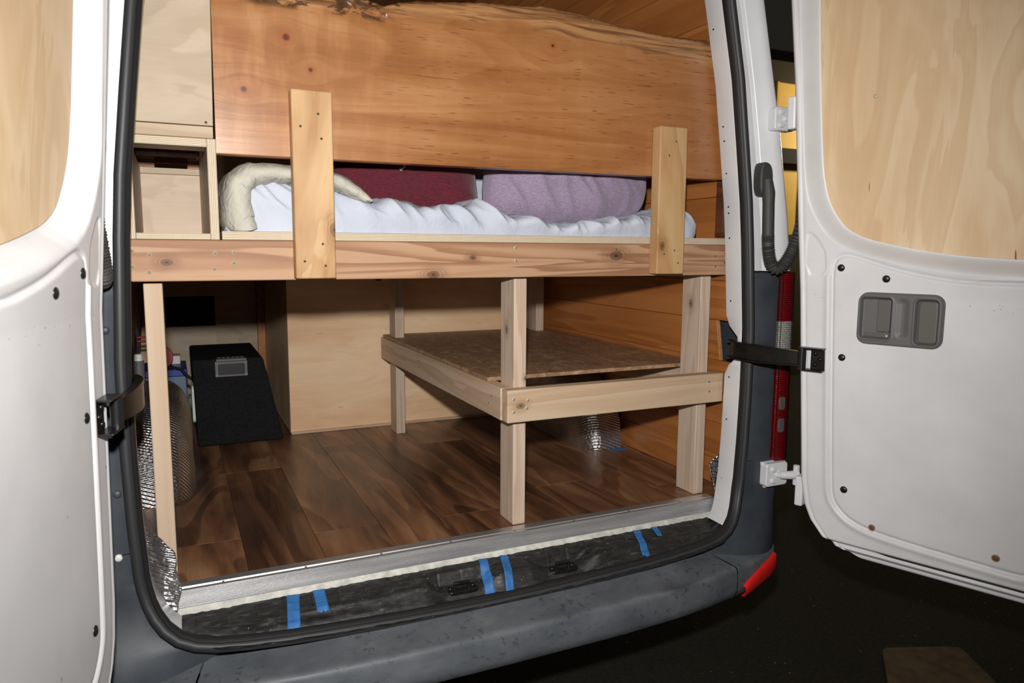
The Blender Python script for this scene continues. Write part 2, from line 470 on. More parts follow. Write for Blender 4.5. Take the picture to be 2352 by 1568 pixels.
MT['carpet'] = plain('black_carpet', (34, 35, 37), 0.95, spec=0.1, var=0.35, vscale=120, bump=0.6, bscale=500)
MT['greyplastic'] = plain('grey_plastic', (96, 95, 96), 0.5, bump=0.08, bscale=900)
MT['greyplastic2'] = plain('grey_plastic_lever', (90, 87, 84), 0.5)
MT['blk'] = plain('black_plastic', (26, 26, 28), 0.32)
MT['tape'] = plain('blue_painters_tape', (52, 118, 186), 0.6, var=0.25, vscale=30)
MT['foam'] = plain('cream_sealant', (208, 207, 198), 0.8, var=0.2, vscale=40, bump=0.6, bscale=120)
MT['felt'] = plain('black_felt', (58, 62, 68), 0.95, spec=0.1, var=0.2, vscale=60)
MT['red'] = plain('red_plastic', (150, 24, 26), 0.4)
MT['blue'] = plain('blue_plastic', (36, 62, 150), 0.4)
MT['battgrey'] = plain('battery_grey', (104, 120, 146), 0.5)
MT['whiteplastic'] = plain('white_plastic', (216, 216, 212), 0.45)
MT['hole_shade'] = plain('hole_shade_paint', (14, 11, 10), 0.9)
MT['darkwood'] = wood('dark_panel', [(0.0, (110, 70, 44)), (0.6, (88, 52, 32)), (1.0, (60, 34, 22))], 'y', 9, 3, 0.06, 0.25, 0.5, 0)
def lens(name, c, emit=None):
    m = Mat(name, 0.12, spec=0.6)
    v = m.coord(0)
    d = m.voro(v, 160, 'Distance', 0.15)
    n = m.smooth(d, 0.1, 0.6)
    m.col(m.mix(n, c, tuple(int(x * 0.45) for x in c)))
    m.bump(d, 0.6, 0.003)
    m.b.inputs['Coat Weight'].default_value = 0.6
    m.b.inputs['Coat Roughness'].default_value = 0.05
    return m
MT['lens_red'] = lens('red_lens', (128, 12, 22))
MT['lens_reflex'] = plain('red_reflector_lens', (226, 42, 38), 0.22, bump=0.15, bscale=900)
MT['lens_clear'] = lens('clear_lens', (190, 188, 182))
def asphalt():
    m = Mat('asphalt', 0.9, spec=0.2)
    v = m.coord(0)
    n = m.noise(v, 70, 5, 0.7)
    c = m.ramp(n, [(0.3, (26, 25, 22)), (0.6, (44, 42, 36)), (0.8, (62, 58, 48))])
    sp = m.voro(v, 26)
    sel = m.smooth(m.noise(v, 9, 2), 0.5, 0.62)
    c = m.mix(m.math('MULTIPLY', m.math('SUBTRACT', 1.0, m.smooth(sp, 0.06, 0.12)), sel), c, (132, 118, 92))
    m.col(c)
    m.bump(n, 0.6, 0.01)
    return m
MT['asphalt'] = asphalt()
MT['scrap'] = plain('brown_board', (96, 76, 52), 0.9, var=0.35, vscale=16, bump=0.5, bscale=200)
MT['yellow'] = plain('yellow_paint', (226, 184, 84), 0.7, var=0.1, vscale=2)
MT['ceil'] = wood('ceiling_panel', [(0.0, (170, 108, 58)), (0.6, (146, 86, 42)), (1.0, (110, 62, 30))], 'y', 8, 3, 0.06, 0.25, 0.5, 0)
def lamp_mat():
    m = Mat('lamp_glow', 0.5)
    m.b.inputs['Emission Color'].default_value = (1, 0.85, 0.6, 1)
    m.b.inputs['Emission Strength'].default_value = 6
    return m
MT['lamp'] = lamp_mat()
MT['eave'] = plain('eave_dark', (40, 32, 26), 0.9)
MT['dim_wall_base'] = plain('dim_wall_olive', (64, 60, 36), 0.9)
MT['pale_strip'] = wood('pale_strip', [(0.0, (182, 166, 142)), (0.5, (174, 154, 128)), (1.0, (150, 124, 96))], 'x', 12, 3, 0.08, 0.2, 0.6, 0, 0.8)

# ------------------------------------------------------------------ mesh helpers
def sstep(x, a, b):
    t = np.clip((np.asarray(x, float) - a) / (b - a), 0, 1)
    return t * t * (3 - 2 * t)

ORG = {}
def tag(o, label=None, cat=None, group=None, kind=None):
    if label: o['label'] = label
    if cat: o['category'] = cat
    if group: o['group'] = group
    if kind: o['kind'] = kind
    return o

def thing(name, loc, label=None, cat=None, group=None, kind=None):
    o = bpy.data.objects.new(name, None)
    COL.objects.link(o)
    o.empty_display_size = 0.05
    o.location = loc
    ORG[o] = Vector(loc)
    return tag(o, label, cat, group, kind)

class MB:
    def __init__(s):
        s.v, s.f, s.mi = [], [], []
    def face(s, idx, m=0):
        s.f.append(tuple(idx)); s.mi.append(m)
    def box(s, x0, x1, y0, y1, z0, z1, front=0, xf=None):
        b = len(s.v)
        pts = [(x0, y0, z0), (x1, y0, z0), (x1, y1, z0), (x0, y1, z0), (x0, y0, z1), (x1, y0, z1), (x1, y1, z1), (x0, y1, z1)]
        if xf: pts = [xf(p) for p in pts]
        s.v += pts
        for i, q in enumerate(((0, 3, 2, 1), (4, 5, 6, 7), (0, 1, 5, 4), (1, 2, 6, 5), (2, 3, 7, 6), (3, 0, 4, 7))):
            s.face([b + k for k in q], front if i == 2 else 0)
        return s
    def prism(s, poly, fn, a0, a1):
        """poly: list of 2D points; fn(p, q, a) -> xyz"""
        b = len(s.v); n = len(poly)
        s.v += [fn(p, q, a0) for p, q in poly] + [fn(p, q, a1) for p, q in poly]
        s.face(list(range(b, b + n))[::-1])
        s.face(list(range(b + n, b + 2 * n)))
        for i in range(n):
            j = (i + 1) % n
            s.face((b + i, b + j, b + n + j, b + n + i))
        return s
    def grid(s, P, closed_u=False, closed_v=False, m=0, flip=False):
        """P[i][j] points"""
        nu, nv = len(P), len(P[0]); b = len(s.v)
        for r in P: s.v += [tuple(p) for p in r]
        for i in range(nu if closed_u else nu - 1):
            for j in range(nv if closed_v else nv - 1):
                a, c = b + i * nv + j, b + ((i + 1) % nu) * nv + j
                a2, c2 = b + i * nv + (j + 1) % nv, b + ((i + 1) % nu) * nv + (j + 1) % nv
                s.face((a, a2, c2, c) if flip else (a, c, c2, a2), m)
        return s
    def tube(s, path, r, n=12, caps=True, closed=False):
        path = [Vector(p) for p in path]; R = r if isinstance(r, (list, tuple)) else [r] * len(path)
        rings = []; ref = None
        for i, p in enumerate(path):
            if closed: t = path[(i + 1) % len(path)] - path[i - 1]
            else: t = path[min(i + 1, len(path) - 1)] - path[max(i - 1, 0)]
            t.normalize()
            if ref is None:
                ref = Vector((0, 0, 1)) if abs(t.z) < 0.9 else Vector((1, 0, 0))
            a = (ref - t * ref.dot(t)).normalized(); c = t.cross(a); ref = a
            rings.append([p + (a * math.cos(2 * math.pi * k / n) + c * math.sin(2 * math.pi * k / n)) * R[i] for k in range(n)])
        b = len(s.v)
        s.grid(rings, closed_u=closed, closed_v=True)
        if caps and not closed:
            s.face(list(range(b, b + n))); s.face(list(range(b + (len(path) - 1) * n, b + len(path) * n))[::-1])
        return s
    def cyl(s, p0, p1, r0, r1=None, n=20):
        return s.tube([p0, p1], [r0, r0 if r1 is None else r1], n)
    def dome(s, c, nrm, r, h, n=16, m=4):
        nrm = Vector(nrm).normalized(); c = Vector(c)
        a = nrm.orthogonal().normalized(); d = nrm.cross(a)
        prof = [(r, -h * 0.6)] + [(r * math.cos(t * math.pi / 2 / m), h * math.sin(t * math.pi / 2 / m)) for t in range(m)]
        b = len(s.v)
        s.grid([[c + (a * math.cos(2 * math.pi * k / n) + d * math.sin(2 * math.pi * k / n)) * q + nrm * w for k in range(n)] for q, w in prof], closed_v=True)
        s.v.append(tuple(c + nrm * h)); t = len(s.v) - 1; l = b + (len(prof) - 1) * n
        for k in range(n): s.face((l + k, l + (k + 1) % n, t))
        return s
    def build(s, name, mats, parent=None, bevel=0.0, smooth=None, seg=2, xf=None):
        if xf: s.v = [xf(Vector(p)) for p in s.v]
        if parent is not None: org = ORG[parent]
        else:
            a = np.array([tuple(p) for p in s.v]); lo_, hi_ = a.min(0), a.max(0)
            org = Vector(((lo_[0] + hi_[0]) / 2, (lo_[1] + hi_[1]) / 2, lo_[2]))
        me = bpy.data.meshes.new(name)
        me.from_pydata([(p[0] - org.x, p[1] - org.y, p[2] - org.z) for p in s.v], [], s.f)
        for mm in (mats if isinstance(mats, (list, tuple)) else [mats]):
            me.materials.append(MT[mm].m)
        me.polygons.foreach_set('material_index', s.mi)
        o = bpy.data.objects.new(name, me); COL.objects.link(o)
        import bmesh
        bm = bmesh.new(); bm.from_mesh(me)
        bmesh.ops.recalc_face_normals(bm, faces=bm.faces)
        bm.to_mesh(me); bm.free()
        if smooth is not None:
            me.shade_smooth()
            me.set_sharp_from_angle(angle=math.radians(smooth))
        if bevel:
            md = o.modifiers.new('bevel', 'BEVEL'); md.width = bevel; md.segments = seg
            md.limit_method = 'ANGLE'; md.harden_normals = False
        ORG[o] = Vector(org)
        if parent is not None:
            o.parent = parent
        else:
            o.location = org
        return o

def B(x0, x1, y0, y1, z0, z1, front=0):
    return MB().box(x0, x1, y0, y1, z0, z1, front)

# shared screw mesh, head faces -y
def screw_mesh(name, r, mat):
    mb = MB().dome((0, 0, 0), (0, -1, 0), r, r * 0.35, 10, 3)
    mb.cyl((0, -r * 0.36, 0), (0, -r * 0.42, 0), r * 0.35, n=6)
    me = bpy.data.meshes.new(name); me.from_pydata([tuple(p) for p in mb.v], [], mb.f)
    me.materials.append(MT[mat].m); me.shade_smooth(); return me
SCREW = screw_mesh('screw', 0.0048, 'steel'); SCREW_D = screw_mesh('screw_dark', 0.0029, 'screw_dark')
def screw(parent, x, y, z, me=SCREW, name='screw', rot=(0, 0, 0)):
    o = bpy.data.objects.new(name, me); COL.objects.link(o); o.parent = parent
    o.location = Vector((x, y, z)) - ORG[parent]; o.rotation_euler = rot
    return o

def interp(tab, v):
    xs = [a for a, b in tab]; ys = [b for a, b in tab]
    return float(np.interp(v, xs, ys))

def chaikin(pts, n=2, closed=True):
    for _ in range(n):
        q = []
        m = len(pts)
        for i in range(m if closed else m - 1):
            a, b = pts[i], pts[(i + 1) % m]
            q += [(a[0] * .75 + b[0] * .25, a[1] * .75 + b[1] * .25), (a[0] * .25 + b[0] * .75, a[1] * .25 + b[1] * .75)]
        if not closed: q = [pts[0]] + q + [pts[-1]]
        pts = q
    return pts

def sdf(poly, X, Y):
    """signed distance, negative inside"""
    d = np.full(X.shape, 1e9); ins = np.zeros(X.shape, bool); n = len(poly)
    for i in range(n):
        ax, ay = poly[i]; bx, by = poly[(i + 1) % n]
        ex, ey = bx - ax, by - ay
        t = np.clip(((X - ax) * ex + (Y - ay) * ey) / (ex * ex + ey * ey + 1e-12), 0, 1)
        d = np.minimum(d, np.hypot(X - ax - t * ex, Y - ay - t * ey))
        c = ((ay > Y) != (by > Y)) & (X < ex * (Y - ay) / (ey if abs(ey) > 1e-12 else 1e-12) + ax)
        ins ^= c
    return np.where(ins, -d, d)

def rrect(x0, x1, y0, y1, r, n=6):
    p = []
    for cx, cy, a0 in ((x1 - r, y1 - r, 0), (x0 + r, y1 - r, 90), (x0 + r, y0 + r, 180), (x1 - r, y0 + r, 270)):
        for k in range(n + 1):
            a = math.radians(a0 + 90 * k / n)
            p.append((cx + r * math.cos(a), cy + r * math.sin(a)))
    return p

# ================================================================== GROUND AND SURROUNDINGS
GZ = -0.68
g = MB().grid([[(x, y, GZ) for y in np.linspace(-6, 12, 10)] for x in np.linspace(-8, 14, 10)])
tag(g.build('ground', 'asphalt'), 'dark asphalt ground at night scattered with tiny pale debris', 'ground', kind='structure')

sb = MB().prism([(1.545, -0.068), (1.57, -0.062), (1.78, -0.148), (1.818, -0.172), (1.815, -0.19), (1.54, -0.69), (1.116, -0.464)], lambda p, q, a: (p, q, a), GZ, GZ + 0.02)
tag(sb.build('scrap_board', 'scrap', bevel=0.004), 'brown scrap board lying on the dark ground under the right door', 'board')

yb = thing('yellow_building', (5.6, 5.0, GZ), 'yellow painted building glimpsed between the van pillar and the right door', 'building')
yw = B(2.8, 9.0, 4.6, 4.8, GZ, 2.62).build('wall', 'yellow', yb)
for k in range(14):
    B(2.8 + k * 0.44, 2.83 + k * 0.44, 4.57, 4.6, GZ, 2.62).build('batten', 'yellow', yb)
B(2.7, 9.1, 4.5, 4.6, 1.74, 1.90).build('dark_rail', 'eave', yb)
B(2.6, 9.2, 3.9, 4.9, 2.62, 2.72).build('eave', 'eave', yb)
B(2.75, 9.05, 4.5, 4.565, GZ, 0.95).build('dim_wall_base', 'dim_wall_base', yb)  # dimness of the lower yellow wall, painted as a dark olive band
wl = thing('building_fill_lamp', (6.9, 4.3, 2.52), 'unseen lamp added under the eave to brighten the yellow building', 'lamp')
MB().cyl((6.9, 4.3, 2.62), (6.9, 4.3, 2.56), 0.05).build('base', 'blk', wl)
MB().dome((6.9, 4.3, 2.555), (0, 0, -1), 0.09, 0.06).build('glow', 'lamp', wl, smooth=40)
pl = bpy.data.lights.new('building_fill_light', 'POINT'); pl.energy = 150; pl.color = (1, 0.86, 0.6); pl.shadow_soft_size = 0.08  # unseen source added to brighten the yellow wall
po = bpy.data.objects.new('building_fill_light', pl); COL.objects.link(po); po.location = (6.9, 3.9, 2.2)

# ================================================================== VAN SHELL
JT = [(-0.2, 0.80), (0.06, 0.788), (0.2, 0.796), (0.35, 0.80), (0.53, 0.80), (0.78, 0.785), (0.9, 0.775), (1.06, 0.755), (1.234, 0.732), (1.437, 0.69), (1.6, 0.655), (1.75, 0.62), (1.95, 0.56)]
def J(z): return interp(JT, z)
side = [(J(z), z) for z in np.linspace(1.95, 0.12, 62)]
corner = [(0.790, 0.09), (0.786, 0.06), (0.779, 0.03), (0.768, 0.003), (0.752, -0.022), (0.730, -0.043), (0.70, -0.058), (0.66, -0.068), (0.60, -0.076), (0.52, -0.083), (0.44, -0.088), (0.35, -0.092), (0.25, -0.096), (0.15, -0.099), (0.07, -0.1005), (0.0, -0.101)]
def pz(x): return interp([(a, b) for a, b in corner[::-1] if b < 0.1], abs(x))
half = side + corner
def skew(z): return -0.016 * max(0.0, z - 0.55)
path = [(-x + skew(z), z) for x, z in half] + [(x + skew(z), z) for x, z in half[::-1][1:]]
def frame_at(i):
    a = Vector(path[max(i - 1, 0)]); b = Vector(path[min(i + 1, len(path) - 1)])
    t = (b - a).normalized()
    return Vector(path[i]), Vector((t.y, -t.x))   # outward normal
def yoff(z): return -0.04 * float(sstep(-z, -0.06, 0.09))

van = thing('cargo_van', (0, 0.9, GZ), 'white cargo van seen from behind with its rear doors open', 'van')

def ring_points(cs):
    P = []
    for i in range(len(path)):
        p, n = frame_at(i); z = p.y
        notch = float(sstep(z, 0.40, 0.455) * (1 - sstep(z, 0.50, 0.56)))
        row = []
        for o, y, k in cs:
            yy = y + yoff(z)
            if k: yy = yy - 0.052 * notch
            q = p + n * o
            row.append((q.x, yy, q.y))
        P.append(row)
    return P
RP = ring_points([(0.02, -0.02, 1), (0.0, -0.026, 1), (-0.002, -0.03, 1), (0.0, -0.092, 0), (0.006, -0.098, 0), (0.018, -0.098, 0)])
for half_ in ([r for r, p in zip(RP, path) if p[0] < 0 and p[1] > -0.055], [r for r, p in zip(RP, path) if p[0] > 0 and p[1] > -0.055]):
    MB().grid(half_).build('door_frame', 'white', van, smooth=40)
for z in (1.375, 1.115, 1.075, 0.985, 0.89, 0.872, 0.80, 0.615, 0.385, 0.255, 0.07):
    x = J(z) + skew(z) - 0.0022
    MB().cyl((x + 0.002, -0.048, z), (x - 0.0004, -0.048, z), 0.0026, n=10).build('rivet_hole', 'blk', van)
# weather seal bulb: round lip plus inner lip
P = []
for i in range(len(path)):
    p, n = frame_at(i); yb_ = -0.108 + yoff(p.y)
    row = []
    for k in range(14):
        a = 2 * math.pi * k / 14
        rr = 0.0115
        q = p + n * (0.0145 + rr * math.cos(a)); row.append((q.x, yb_ - 0.005 + 0.012 * math.sin(a), q.y))
    P.append(row)
seal = MB().grid(P, closed_v=True).build('door_seal', 'rubber', van, smooth=60)
P = []
for i in range(len(path)):
    p, n = frame_at(i); yb_ = -0.100 + yoff(p.y)
    row = []
    for k in range(8):
        a = 2 * math.pi * k / 8
        q = p + n * (0.0015 + 0.0065 * math.cos(a)); row.append((q.x, yb_ - 0.006 + 0.014 * math.sin(a), q.y))
    P.append(row)
MB().grid(P, closed_v=True).build('seal_lip', 'rubber_blk', seal, smooth=60)

XO = [(-0.2, 0.99), (0.12, 0.985), (0.5, 0.985), (0.707, 0.975), (0.861, 0.955), (1.11, 0.912), (1.459, 0.835), (1.95, 0.70)]
def xo(z): return interp(XO, z)
for sgn in (-1, 1):
    rows = []
    for z in np.linspace(0.705, 1.95, 50):
        a = J(z) + 0.016; b = xo(z); w = b - a
        prof = [(a, -0.088), (a + w * 0.30, -0.092), (a + w * 0.36, -0.092), (a + w * 0.375, -0.086), (a + w * 0.42, -0.086), (a + w * 0.44, -0.094),
                (a + w * 0.47, -0.098), (a + w * 0.66, -0.104), (a + w * 0.70, -0.110), (a + w * 0.86, -0.113), (b - 0.016, -0.112), (b - 0.006, -0.104), (b, -0.088), (b + 0.005, -0.04), (b + 0.012, 0.12)]
        rows.append([(sgn * x + skew(z), y, z) for x, y in prof])
    MB().grid(rows).build('rear_pillar', 'white', van, smooth=50)
    # dark lower trim
    rows = []
    for z in np.linspace(0.135, 0.70, 30):
        a = J(z) + 0.016
        ins = 0.012 * float(sstep(z, 0.685, 0.70))
        prof = [(a, -0.09), (a + 0.012, -0.100 + ins), (0.86, -0.108 + ins), (0.905, -0.112 + ins), (0.919, -0.108 + ins), (0.922, -0.06)]
        rows.append([(sgn * x, y, z) for x, y in prof])
    rows.append([(q[0], -0.06, 0.702) for q in rows[-1]])
    MB().grid(rows).build('pillar_trim', 'trim_dark', van, smooth=40)
    # body side
    MB().grid([[(sgn * (xo(z) + 0.013), y, z) for z in np.linspace(-0.3, 1.95, 24)] for y in (0.1, 1.2, 2.4)]).build('body_side', 'white', van, smooth=40)
MB().grid([[(x, y, 1.97) for y in (-0.05, 2.4)] for x in np.linspace(-0.72, 0.72, 6)]).build('roof', 'white', van)
# trim clips on the left pillar trim
for (x, z, m_) in ((-0.838, 0.60, 'trim_dark'), (-0.835, 0.265, 'trim_dark'), (-0.84, 0.13, 'whiteplastic')):
    MB().dome((x, -0.105, z), (0, -1, 0), 0.008, 0.004, 14).build('trim_clip', m_, van, smooth=40)

# tail light
tl = thing('tail_light_root', (0, 0, 0))
bpy.data.objects.remove(tl)
def tl_rows(z0, z1, n=8):
    rows = []
    for z in np.linspace(z0, z1, n):
        b = 0.93 - 0.004 * (z - 0.12) / 0.6
        prof = [(b - 0.006, -0.07), (b - 0.004, -0.112), (b + 0.004, -0.118), (b + 0.034, -0.119), (b + 0.052, -0.113), (b + 0.062, -0.095), (b + 0.067, -0.04), (b + 0.067, 0.12)]
        rows.append(prof and [(x, y, z) for x, y in prof])
    return rows
base_tl = None
for z0, z1, m_ in ((0.125, 0.458, 'lens_red'), (0.458, 0.555, 'lens_clear'), (0.555, 0.70, 'lens_red')):
    o = MB().grid(tl_rows(z0, z1, 10)).build('tail_light', m_, van, smooth=50)
    if base_tl is None:
        base_tl = o
        for a, b in ((0.285, 0.325), (0.215, 0.258)):
            mb = MB().prism(rrect(0.934, 0.958, a, b, 0.007), lambda p, q, t: (p, t, q), -0.1215, -0.108)
            mb.build('reversing_lens', 'lens_clear', base_tl, bevel=0.002)

# bumper: plan path of the crease, rear view
BX = [(0.0, -0.262), (0.3, -0.260), (0.5, -0.248), (0.62, -0.232), (0.72, -0.208), (0.80, -0.183), (0.88, -0.155), (0.93, -0.132), (0.965, -0.10), (0.985, -0.04), (0.995, 0.05), (1.0, 0.16)]
def plan(n=300):
    pts = [Vector(p) for p in BX]
    # arc-length resample
    L = [0]
    for a, b in zip(pts, pts[1:]): L.append(L[-1] + (b - a).length)
    out = []
    for s_ in np.linspace(0, L[-1], n):
        out.append(Vector((float(np.interp(s_, L, [p.x for p in pts])), float(np.interp(s_, L, [p.y for p in pts])))))
    for _ in range(30):
        out = [out[0]] + [(out[i - 1] + out[i] * 2 + out[i + 1]) / 4 for i in range(1, n - 1)] + [out[-1]]
    return out
PL = plan(); PL = [Vector((-p.x, p.y)) for p in PL[::-1]] + PL[1:]
def bn(i):
    t = (PL[min(i + 1, len(PL) - 1)] - PL[max(i - 1, 0)]).normalized()
    return Vector((t.y, -t.x))
BPROF = [(-0.098, -0.117), (-0.085, -0.122), (-0.05, -0.127), (-0.02, -0.131), (-0.010, -0.1315), (-0.003, -0.1335), (0.0015, -0.139), (0.003, -0.147), (0.005, -0.17), (0.004, -0.20), (-0.003, -0.221), (-0.018, -0.231), (-0.05, -0.236), (-0.14, -0.240)]
def brow(i, prof=BPROF):
    p, n = PL[i], bn(i)
    row = []
    c = float(sstep(abs(p.x), 0.6, 0.95))
    for o, z in prof:
        dent = 0.0
        if z > -0.145 and o < 0:
            dent = -0.012 * math.exp(-((p.x - 0.50) / 0.07) ** 2) * math.exp(-((o + 0.03) / 0.03) ** 2)
        q = p + n * o
        row.append((q.x, q.y, z - 0.014 * c + dent))
    return row
cen = [i for i, p in enumerate(PL) if abs(p.x) < 0.712]
bp = MB().grid([brow(i) for i in cen]).build('bumper', 'bumper', van, smooth=50)
for sgn in (-1, 1):
    idx = [i for i, p in enumerate(PL) if sgn * p.x > 0.7145]
    rows = [brow(i, [(-0.03, -0.129)] + BPROF[3:]) for i in idx]
    crn = MB().grid(rows).build('bumper_corner', 'bumper', van, smooth=50)
    # upright corner piece that rises to the tail light
    top_plan = [(0.0, -0.095), (0.01, -0.106), (0.10, -0.110), (0.14, -0.106), (0.165, -0.085), (0.178, -0.03), (0.182, 0.10)]
    cz = []
    ends = sorted([PL[i] for i in idx if True], key=lambda p: sgn * p.x)
    Ls = np.linspace(0, 1, len(ends))
    for z in np.linspace(0.135, -0.146, 34):
        f = float(sstep(-z, -0.07, 0.145)) ** 1.6
        a = J(max(z, 0.06)) + 0.018
        row = []
        m_ = 26
        for k in range(m_):
            t = k / (m_ - 1)
            xs = float(np.interp(t, np.linspace(0, 1, len(top_plan)), [q[0] for q in top_plan])) + a
            ys = float(np.interp(t, np.linspace(0, 1, len(top_plan)), [q[1] for q in top_plan]))
            bx = float(np.interp(t, Ls, [sgn * p.x for p in ends])); by = float(np.interp(t, Ls, [p.y for p in ends])) + 0.004
            g_ = f * float(sstep(t, -0.05, 0.35))
            # the inner edge hugs the curved seal
            if z < 0.06:
                cx = interp([(q[1], q[0]) for q in corner[::-1]], z) + 0.016 if z > -0.075 else 0.62
                e = (1 - float(sstep(t, 0.0, 0.3)))
                xs = xs * (1 - e) + cx * e
            row.append((sgn * (xs * (1 - g_) + bx * g_), ys * (1 - g_) + by * g_, z))
        cz.append(row)
    MB().grid(cz).build('corner_trim', 'trim_dark', van, smooth=50)
    # filler between seal and bumper top at the corner
    rows = []
    for i in idx:
        p, n = PL[i], bn(i)
        if abs(p.x) > 0.90: continue
        r = brow(i)
        rows.append([(r[0][0] * 0.985, max(r[0][1], -0.17) + 0.03, -0.115), r[2], r[4]])
    MB().grid(rows).build('corner_step', 'bumper', crn, smooth=50)
# red reflector on the right corner
rows = []
for i, p in enumerate(PL):
    if 0.742 < p.x < 0.925:
        n = bn(i); t = (p.x - 0.742) / 0.183
        z0 = -0.232 + 0.02 * t; z1 = -0.205 + 0.05 * t ** 0.6
        rows.append([(p.x + n.x * o, p.y + n.y * o, z) for o, z in ((-0.002, z0 - 0.001), (0.010, z0), (0.013, z0 + 0.004), (0.014, (z0 + z1) / 2), (0.013, z1 - 0.003), (0.009, z1), (-0.002, z1 + 0.001))])
MB().grid(rows).build('red_reflector', 'lens_reflex', van, smooth=60)

# sill: grimy black step between threshold and seal
def sill_z(x, y):
    e = min(pz(x), -0.066)
    prof = [(-0.17, e - 0.012), (-0.150, e - 0.006), (-0.138, e + 0.006 if e > -0.08 else e + 0.010), (-0.122, max(e + 0.016, -0.071)), (-0.112, -0.060), (-0.07, -0.051), (-0.044, -0.045)]
    z = interp(prof, y)
    for cx in (-0.085, 0.205):
        q = max(0, 1 - abs(x - cx) / 0.115); k = float(sstep(q, 0.05, 0.6))
        # scooped pocket around the striker
        d = float(sstep(-y, 0.066, 0.085))
        z -= 0.028 * k * d * float(sstep(y, -0.152, -0.128))
    z += 0.0012 * mnoise.noise((x * 40, y * 90, 0))
    for gx in np.arange(-0.70, 0.76, 0.062):   # worn tread grid
        if abs(x - gx) < 0.0022 and -0.108 < y < -0.052: z -= 0.0022
    return z
xs = np.linspace(-0.755, 0.785, 560)
ys = list(np.linspace(-0.044, -0.112, 18)) + list(np.linspace(-0.116, -0.17, 14))
P = []
for x in xs:
    row = []
    e = float(sstep(abs(x - 0.015), 0.66, 0.78))
    for y in ys:
        zz = sill_z(x, y)
        row.append((x, y + 0.05 * e * float(sstep(-y, 0.05, 0.17)), zz + 0.010 * e * float(sstep(-y, 0.06, 0.15))))
    P.append(row)
sill = MB().grid(P).build('sill_plate', 'sill', van, smooth=50)
for cx in (-0.085, 0.205):
    pk = MB().prism(rrect(cx - 0.042, cx + 0.042, -0.118, -0.078, 0.012), lambda p, q, a: (p, q, a), -0.098, -0.0855).build('striker_plate', 'black_metal', sill, bevel=0.003)
    MB().tube([(cx - 0.02, -0.10, -0.088), (cx - 0.02, -0.10, -0.072), (cx + 0.018, -0.10, -0.072), (cx + 0.018, -0.10, -0.088)], 0.005, 10).build('striker_bar', 'black_metal', sill, smooth=50)
    for dx in (-0.03, 0.03):
        MB().dome((cx + dx, -0.095, -0.0855), (0, 0, 1), 0.007, 0.005, 10).build('striker_bolt', 'black_metal', sill, smooth=40)
# sealant bead
rows = []
for x in np.linspace(-0.74, 0.775, 260):
    h = 0.002 + 0.0025 * mnoise.noise((x * 30, 3, 1)); w = 0.002 + 0.005 * abs(mnoise.noise((x * 45, 7, 2)))
    rows.append([(x, -0.040, -0.031), (x, -0.043 - w * 0.4, -0.037 + h), (x, -0.044 - w, -0.042 + h * 0.6), (x, -0.046 - w * 1.3, -0.052)])
MB().grid(rows).build('sealant_bead', 'foam', van, smooth=60)

# body-side hinges, right (upper and lower) and wiring boot
def hinge(z, xc, sc=1.0, w=0.075, h=0.066):
    hb = MB().prism(rrect(xc - w / 2, xc + w / 2, z - h / 2, z + h / 2, 0.010), lambda p, q, a: (p, a, q), -0.135, -0.105).build('hinge', 'white', van, bevel=0.004, seg=3)
    for dx, dz in ((-0.018, 0.018), (-0.018, -0.018), (0.0, 0.0)):
        MB().cyl((xc + dx, -0.135, z + dz), (xc + dx, -0.143, z + dz), 0.0085, 0.0075, 12).build('hinge_bolt', 'white', hb, bevel=0.001)
    MB().tube([(xc + 0.005, -0.142, z), (xc + 0.03, -0.155, z), (xc + 0.055, -0.165, z + 0.002)], [0.012, 0.013, 0.014], 10).build('hinge_arm', 'white', hb, smooth=50)
    MB().cyl((xc + 0.05, -0.162, z - 0.03), (xc + 0.05, -0.162, z + 0.03), 0.0095, n=14).build('hinge_pin', 'white', hb, bevel=0.001)
hinge(1.135, 0.885)
hinge(0.09, 0.925, w=0.085, h=0.072)
MB().prism([(0.88, 0.128), (0.975, 0.128), (0.975, 0.045), (0.895, 0.045)], lambda p, q, a: (p, a, q), -0.116, -0.10).build('hinge_recess', 'white', van, bevel=0.003)

def boot(sgn, door_pt, bottom):
    x0 = sgn * 0.838
    bt = MB().prism([(x0 + sgn * a, b) for a, b in chaikin([(-0.022, 1.005), (-0.004, 1.017), (0.02, 1.005), (0.026, 0.96), (0.014, 0.925), (-0.01, 0.915), (-0.022, 0.94)], 2)], lambda p, q, a: (p, a, q), -0.125, -0.09).build('wiring_boot', 'boot', van, bevel=0.006, seg=3)
    MB().tube([(x0 - sgn * 0.002, -0.128, 0.965), (x0, -0.132, 0.93), (x0 + sgn * 0.002, -0.132, 0.90), (x0 + sgn * 0.006, -0.132, 0.812)], [0.014, 0.018, 0.0165, 0.0165], 14).build('boot_sleeve', 'boot', bt, smooth=50)
    ctl = [Vector((x0 + sgn * 0.006, -0.132, 0.815)), Vector((x0 + sgn * 0.008, -0.134, bottom - 0.03)), Vector((door_pt[0] * 0.96, -0.15, bottom - 0.035)), Vector((door_pt[0], door_pt[1], door_pt[2] - 0.10)), Vector(door_pt)]
    pts = []
    n = 170
    for k in range(n + 1):
        t = k / n; q = [c.copy() for c in ctl]
        while len(q) > 1: q = [a.lerp(b, t) for a, b in zip(q, q[1:])]
        pts.append(q[0])
    L = 0; R = []
    for k in range(n + 1):
        if k: L += (pts[k] - pts[k - 1]).length
        R.append(0.0170 + 0.0026 * math.sin(L / 0.0062 * 2 * math.pi / 1.0))
    MB().tube(pts, R, 14).build('boot_bellows', 'boot', bt, smooth=80)
boot(1, (0.925, -0.185, 0.905), 0.70)
boot(-1, (-0.845, -0.22, 0.93), 0.68)

